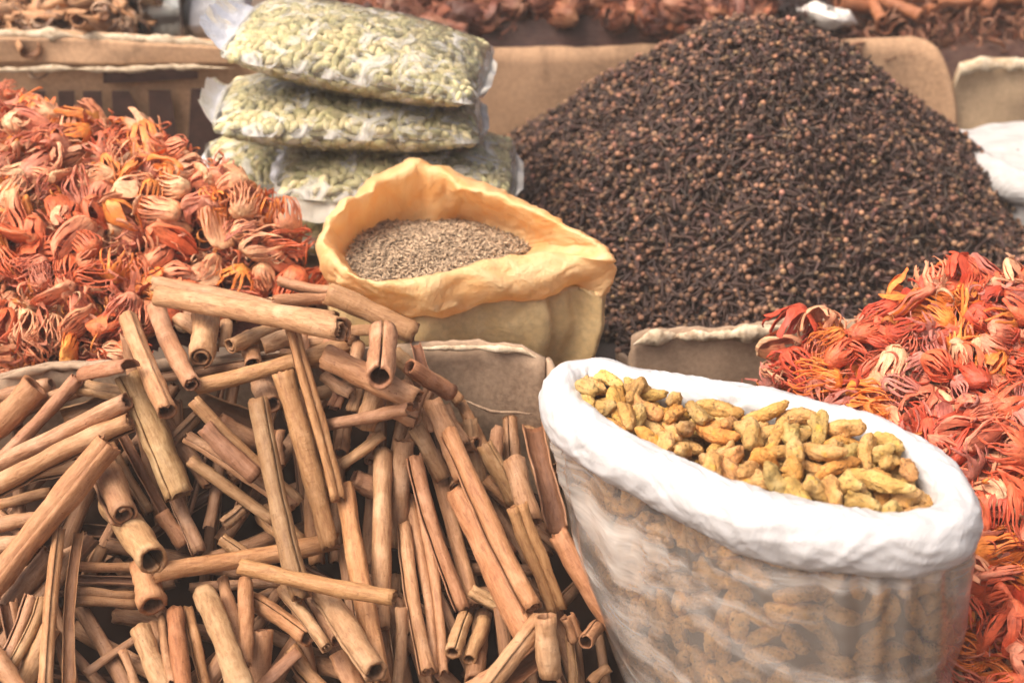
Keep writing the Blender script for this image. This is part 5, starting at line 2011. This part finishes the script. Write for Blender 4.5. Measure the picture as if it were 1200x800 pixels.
back_stuff('bark_chips', -.95, -.545, 1.94, 2.4, 2600, [(.56, .36, .22), (.42, .26, .16)], ST, 1.9, (.22, .13, .08), Hl)
for i in range(60):
    x_, y_ = rng.uniform(-.86, -.56), rng.uniform(1.96, 2.12)
    L, r = rng.uniform(.09, .17), rng.uniform(.007, .017)
    c_ = np.array([x_, y_, float(Hl(x_, y_)) + rng.uniform(.004, .02)])
    q = PX(c_)
    if q[0] > 175 or q[0] < -20 or q[1] < -15:
        continue
    az = rng.uniform(0, math.pi)
    m4 = frame(c_, (math.cos(az), math.sin(az), rng.normal(0, .3)), rng.uniform(-.9, .9) + math.pi * int(rng.integers(2))) @ Matrix.Diagonal((L / .13, r / .010, r / .010, 1))
    o = obj('bark_slice', fm[5], mat4=m4, color=tuple(np.array([1.25, 1.2, 1.1]) * rng.uniform(.85, 1.1)), category='bark slice', group='pale bark slices behind the printed carton')
    items.append((o, f"{'broad' if r > .012 else 'narrow'} pale bark slice behind the frayed carton, {'far left' if q[0] < 70 else 'near the glass jar'}", c_))
unique_labels(items)

root = empty('cardboard_carton', (-.46, 2.10, 0), label='small carton under the blurred glass jar and plastic bag', category='carton')
for nm, tp in (('front_panel', [(-.545, 1.99, .345), (-.37, 1.99, .345)]), ('side_panel', [(-.545, 1.99, .345), (-.545, 2.22, .345)]), ('side_panel', [(-.37, 1.99, .345), (-.37, 2.22, .345)]), ('back_panel', [(-.545, 2.22, .345), (-.37, 2.22, .345)])):
    panel(nm, tp, 0, .005, CARD, root, wav=.002, seed=47, torn=.001, sub=20, nrow=6)
x0_, x1_, y0_, y1_, z_ = -.55, -.365, 1.983, 2.227, .348
obj('lid', mesh('lid', np.array([(x0_, y0_, z_), (x1_, y0_, z_), (x1_, y1_, z_), (x0_, y1_, z_), (x0_, y0_, z_ + .004), (x1_, y0_, z_ + .004), (x1_, y1_, z_ + .004), (x0_, y1_, z_ + .004)]) - np.array(root.location),
    np.array([[3, 2, 1, 0], [4, 5, 6, 7], [0, 1, 5, 4], [1, 2, 6, 5], [2, 3, 7, 6], [3, 0, 4, 7]]), CARD, False), root)
jar_p = UY(190, 30, 2.06)
jar = empty('glass_jar', (jar_p[0], 2.06, .352), label='blurred glass jar behind the printed carton', category='jar')
V, Fq = lathe([(.0, .001), (.0, .046), (.006, .050), (.14, .050), (.155, .042), (.17, .042), (.17, .039), (.155, .039), (.138, .047), (.006, .047)], 32)
V = V[:, [1, 2, 0]]
obj('glass_body', mesh('glass_body', V, Fq, GLASS), jar)
V, Fq = lathe([(.002, .001), (.002, .045), (.075, .045), (.08, .001)], 28)
V = V[:, [1, 2, 0]]
obj('powder_fill', mesh('powder_fill', V, Fq, WPOW), jar)


def soft_bag(name, cpx, cpy, yw, W, D, T, mat, lab, cat, yaw=0, tilt=0):
    e = empty(name, tuple(UY(cpx, cpy, yw)), yaw, label=lab, category=cat)
    V, Fq = pillow(W, D, T, cpx)
    V = np.array([v_ + np.array([0, 0, .010 * nz(v_, 22, cpx)]) for v_ in V])
    m_ = mesh('bag_body', V, Fq, mat)
    o = obj('bag_body', m_, e)
    o.rotation_euler = (tilt, 0, 0)
    return e


soft_bag('plastic_bag', 240, 12, 2.10, .13, .12, .08, WHITE, 'blurred white plastic bag beside the glass jar', 'bag')
soft_bag('paper_scrap', 968, 20, 2.18, .075, .10, .030, WPOW, 'small crumpled white paper on the dark spice behind the cloves', 'paper', R(-35), R(-20))

# white cloth sack at the right edge
mm = M('white_cloth')
v = mm.coord(loc_rnd=False)
n1 = mm.noise(v, 30, 4, 0.6, 0.5)
CLOTH = mm.done(mm.pbr(mm.ramp(n1, [(0.3, (0.38, 0.37, 0.35)), (0.7, (0.50, 0.49, 0.47))]), 0.85, mm.bump(n1, 0.8, 0.01), 0.15))
wroot = empty('cloth_sack', tuple(UY(1190, 195, 1.93)[:2]) + (0,), label="white cloth sack with dark spice, at the photo's right edge behind the cloves", category='sack')
lp = closed_spline([UY(*p) for p in ((1120, 175, 1.96), (1150, 166, 2.0), (1200, 160, 2.02), (1270, 165, 2.0), (1310, 200, 1.88), (1270, 236, 1.76), (1200, 222, 1.78), (1150, 195, 1.88))], 120)
lc = lp.mean(0)
V = []
for j in range(16):
    b_ = 2 * math.pi * j / 16
    for i in range(120):
        o_ = lp[i] - lc
        o_[2] = 0
        o_ /= np.linalg.norm(o_)
        f = 1 + .22 * nz(lp[i] + o_ * math.cos(b_) * .03, 24)
        V.append(lp[i] + o_ * math.cos(b_) * .026 * f + np.array([0, 0, math.sin(b_) * .022 * f]))
G = grid_faces(16, 120, True)
i_ = np.arange(120)
G = np.concatenate([G, np.stack([15 * 120 + i_, 15 * 120 + (i_ + 1) % 120, (i_ + 1) % 120, i_], 1)])
obj('rolled_rim', mesh('rolled_rim', local(V, wroot), G, CLOTH), wroot)
V = []
for k in np.linspace(0, 1, 20):
    for i in range(120):
        p = lc + (lp[i] - lc) * (1.02 + .08 * math.sin(k * 3) - .1 * k)
        p = p + (lp[i] - lc) * .05 * nz(lp[i] + np.array([0, 0, k * .3]), 14)
        V.append((p[0], p[1], (lp[i][2] - .01) * (1 - k)))
obj('cloth_wall', mesh('cloth_wall', local(V, wroot), grid_faces(20, 120, True), CLOTH), wroot)
fan = [lc + (lp - lc) * k for k in np.linspace(.02, .95, 10)]
fv = np.concatenate(fan)
fv[:, 2] += .020
fv[:, 2] += .012 * np.exp(-((fv[:, 0] - UY(1190, 190, 1.93)[0]) ** 2 + (fv[:, 1] - 1.9) ** 2) / .002)
obj('cloth_folds', mesh('cloth_folds', fv, grid_faces(10, 120, True), CLOTH), kind='stuff')
pb = UY(1193, 190, 1.88)
V, Fq = lathe([(-.024, .001), (-.020, .012), (-.005, .020), (.010, .019), (.022, .009), (.026, .001)], 14)
V = np.array([v_ * (1 + .2 * nz(v_, 60)) for v_ in V])
obj('dark_pod', mesh('dark_pod', V, Fq, CLOVE, tint=np.tile([.07, .05, .045], (len(V), 1))), loc=tuple(pb), label="dark brown pod lying on the white cloth at the photo's right edge", category='pod')
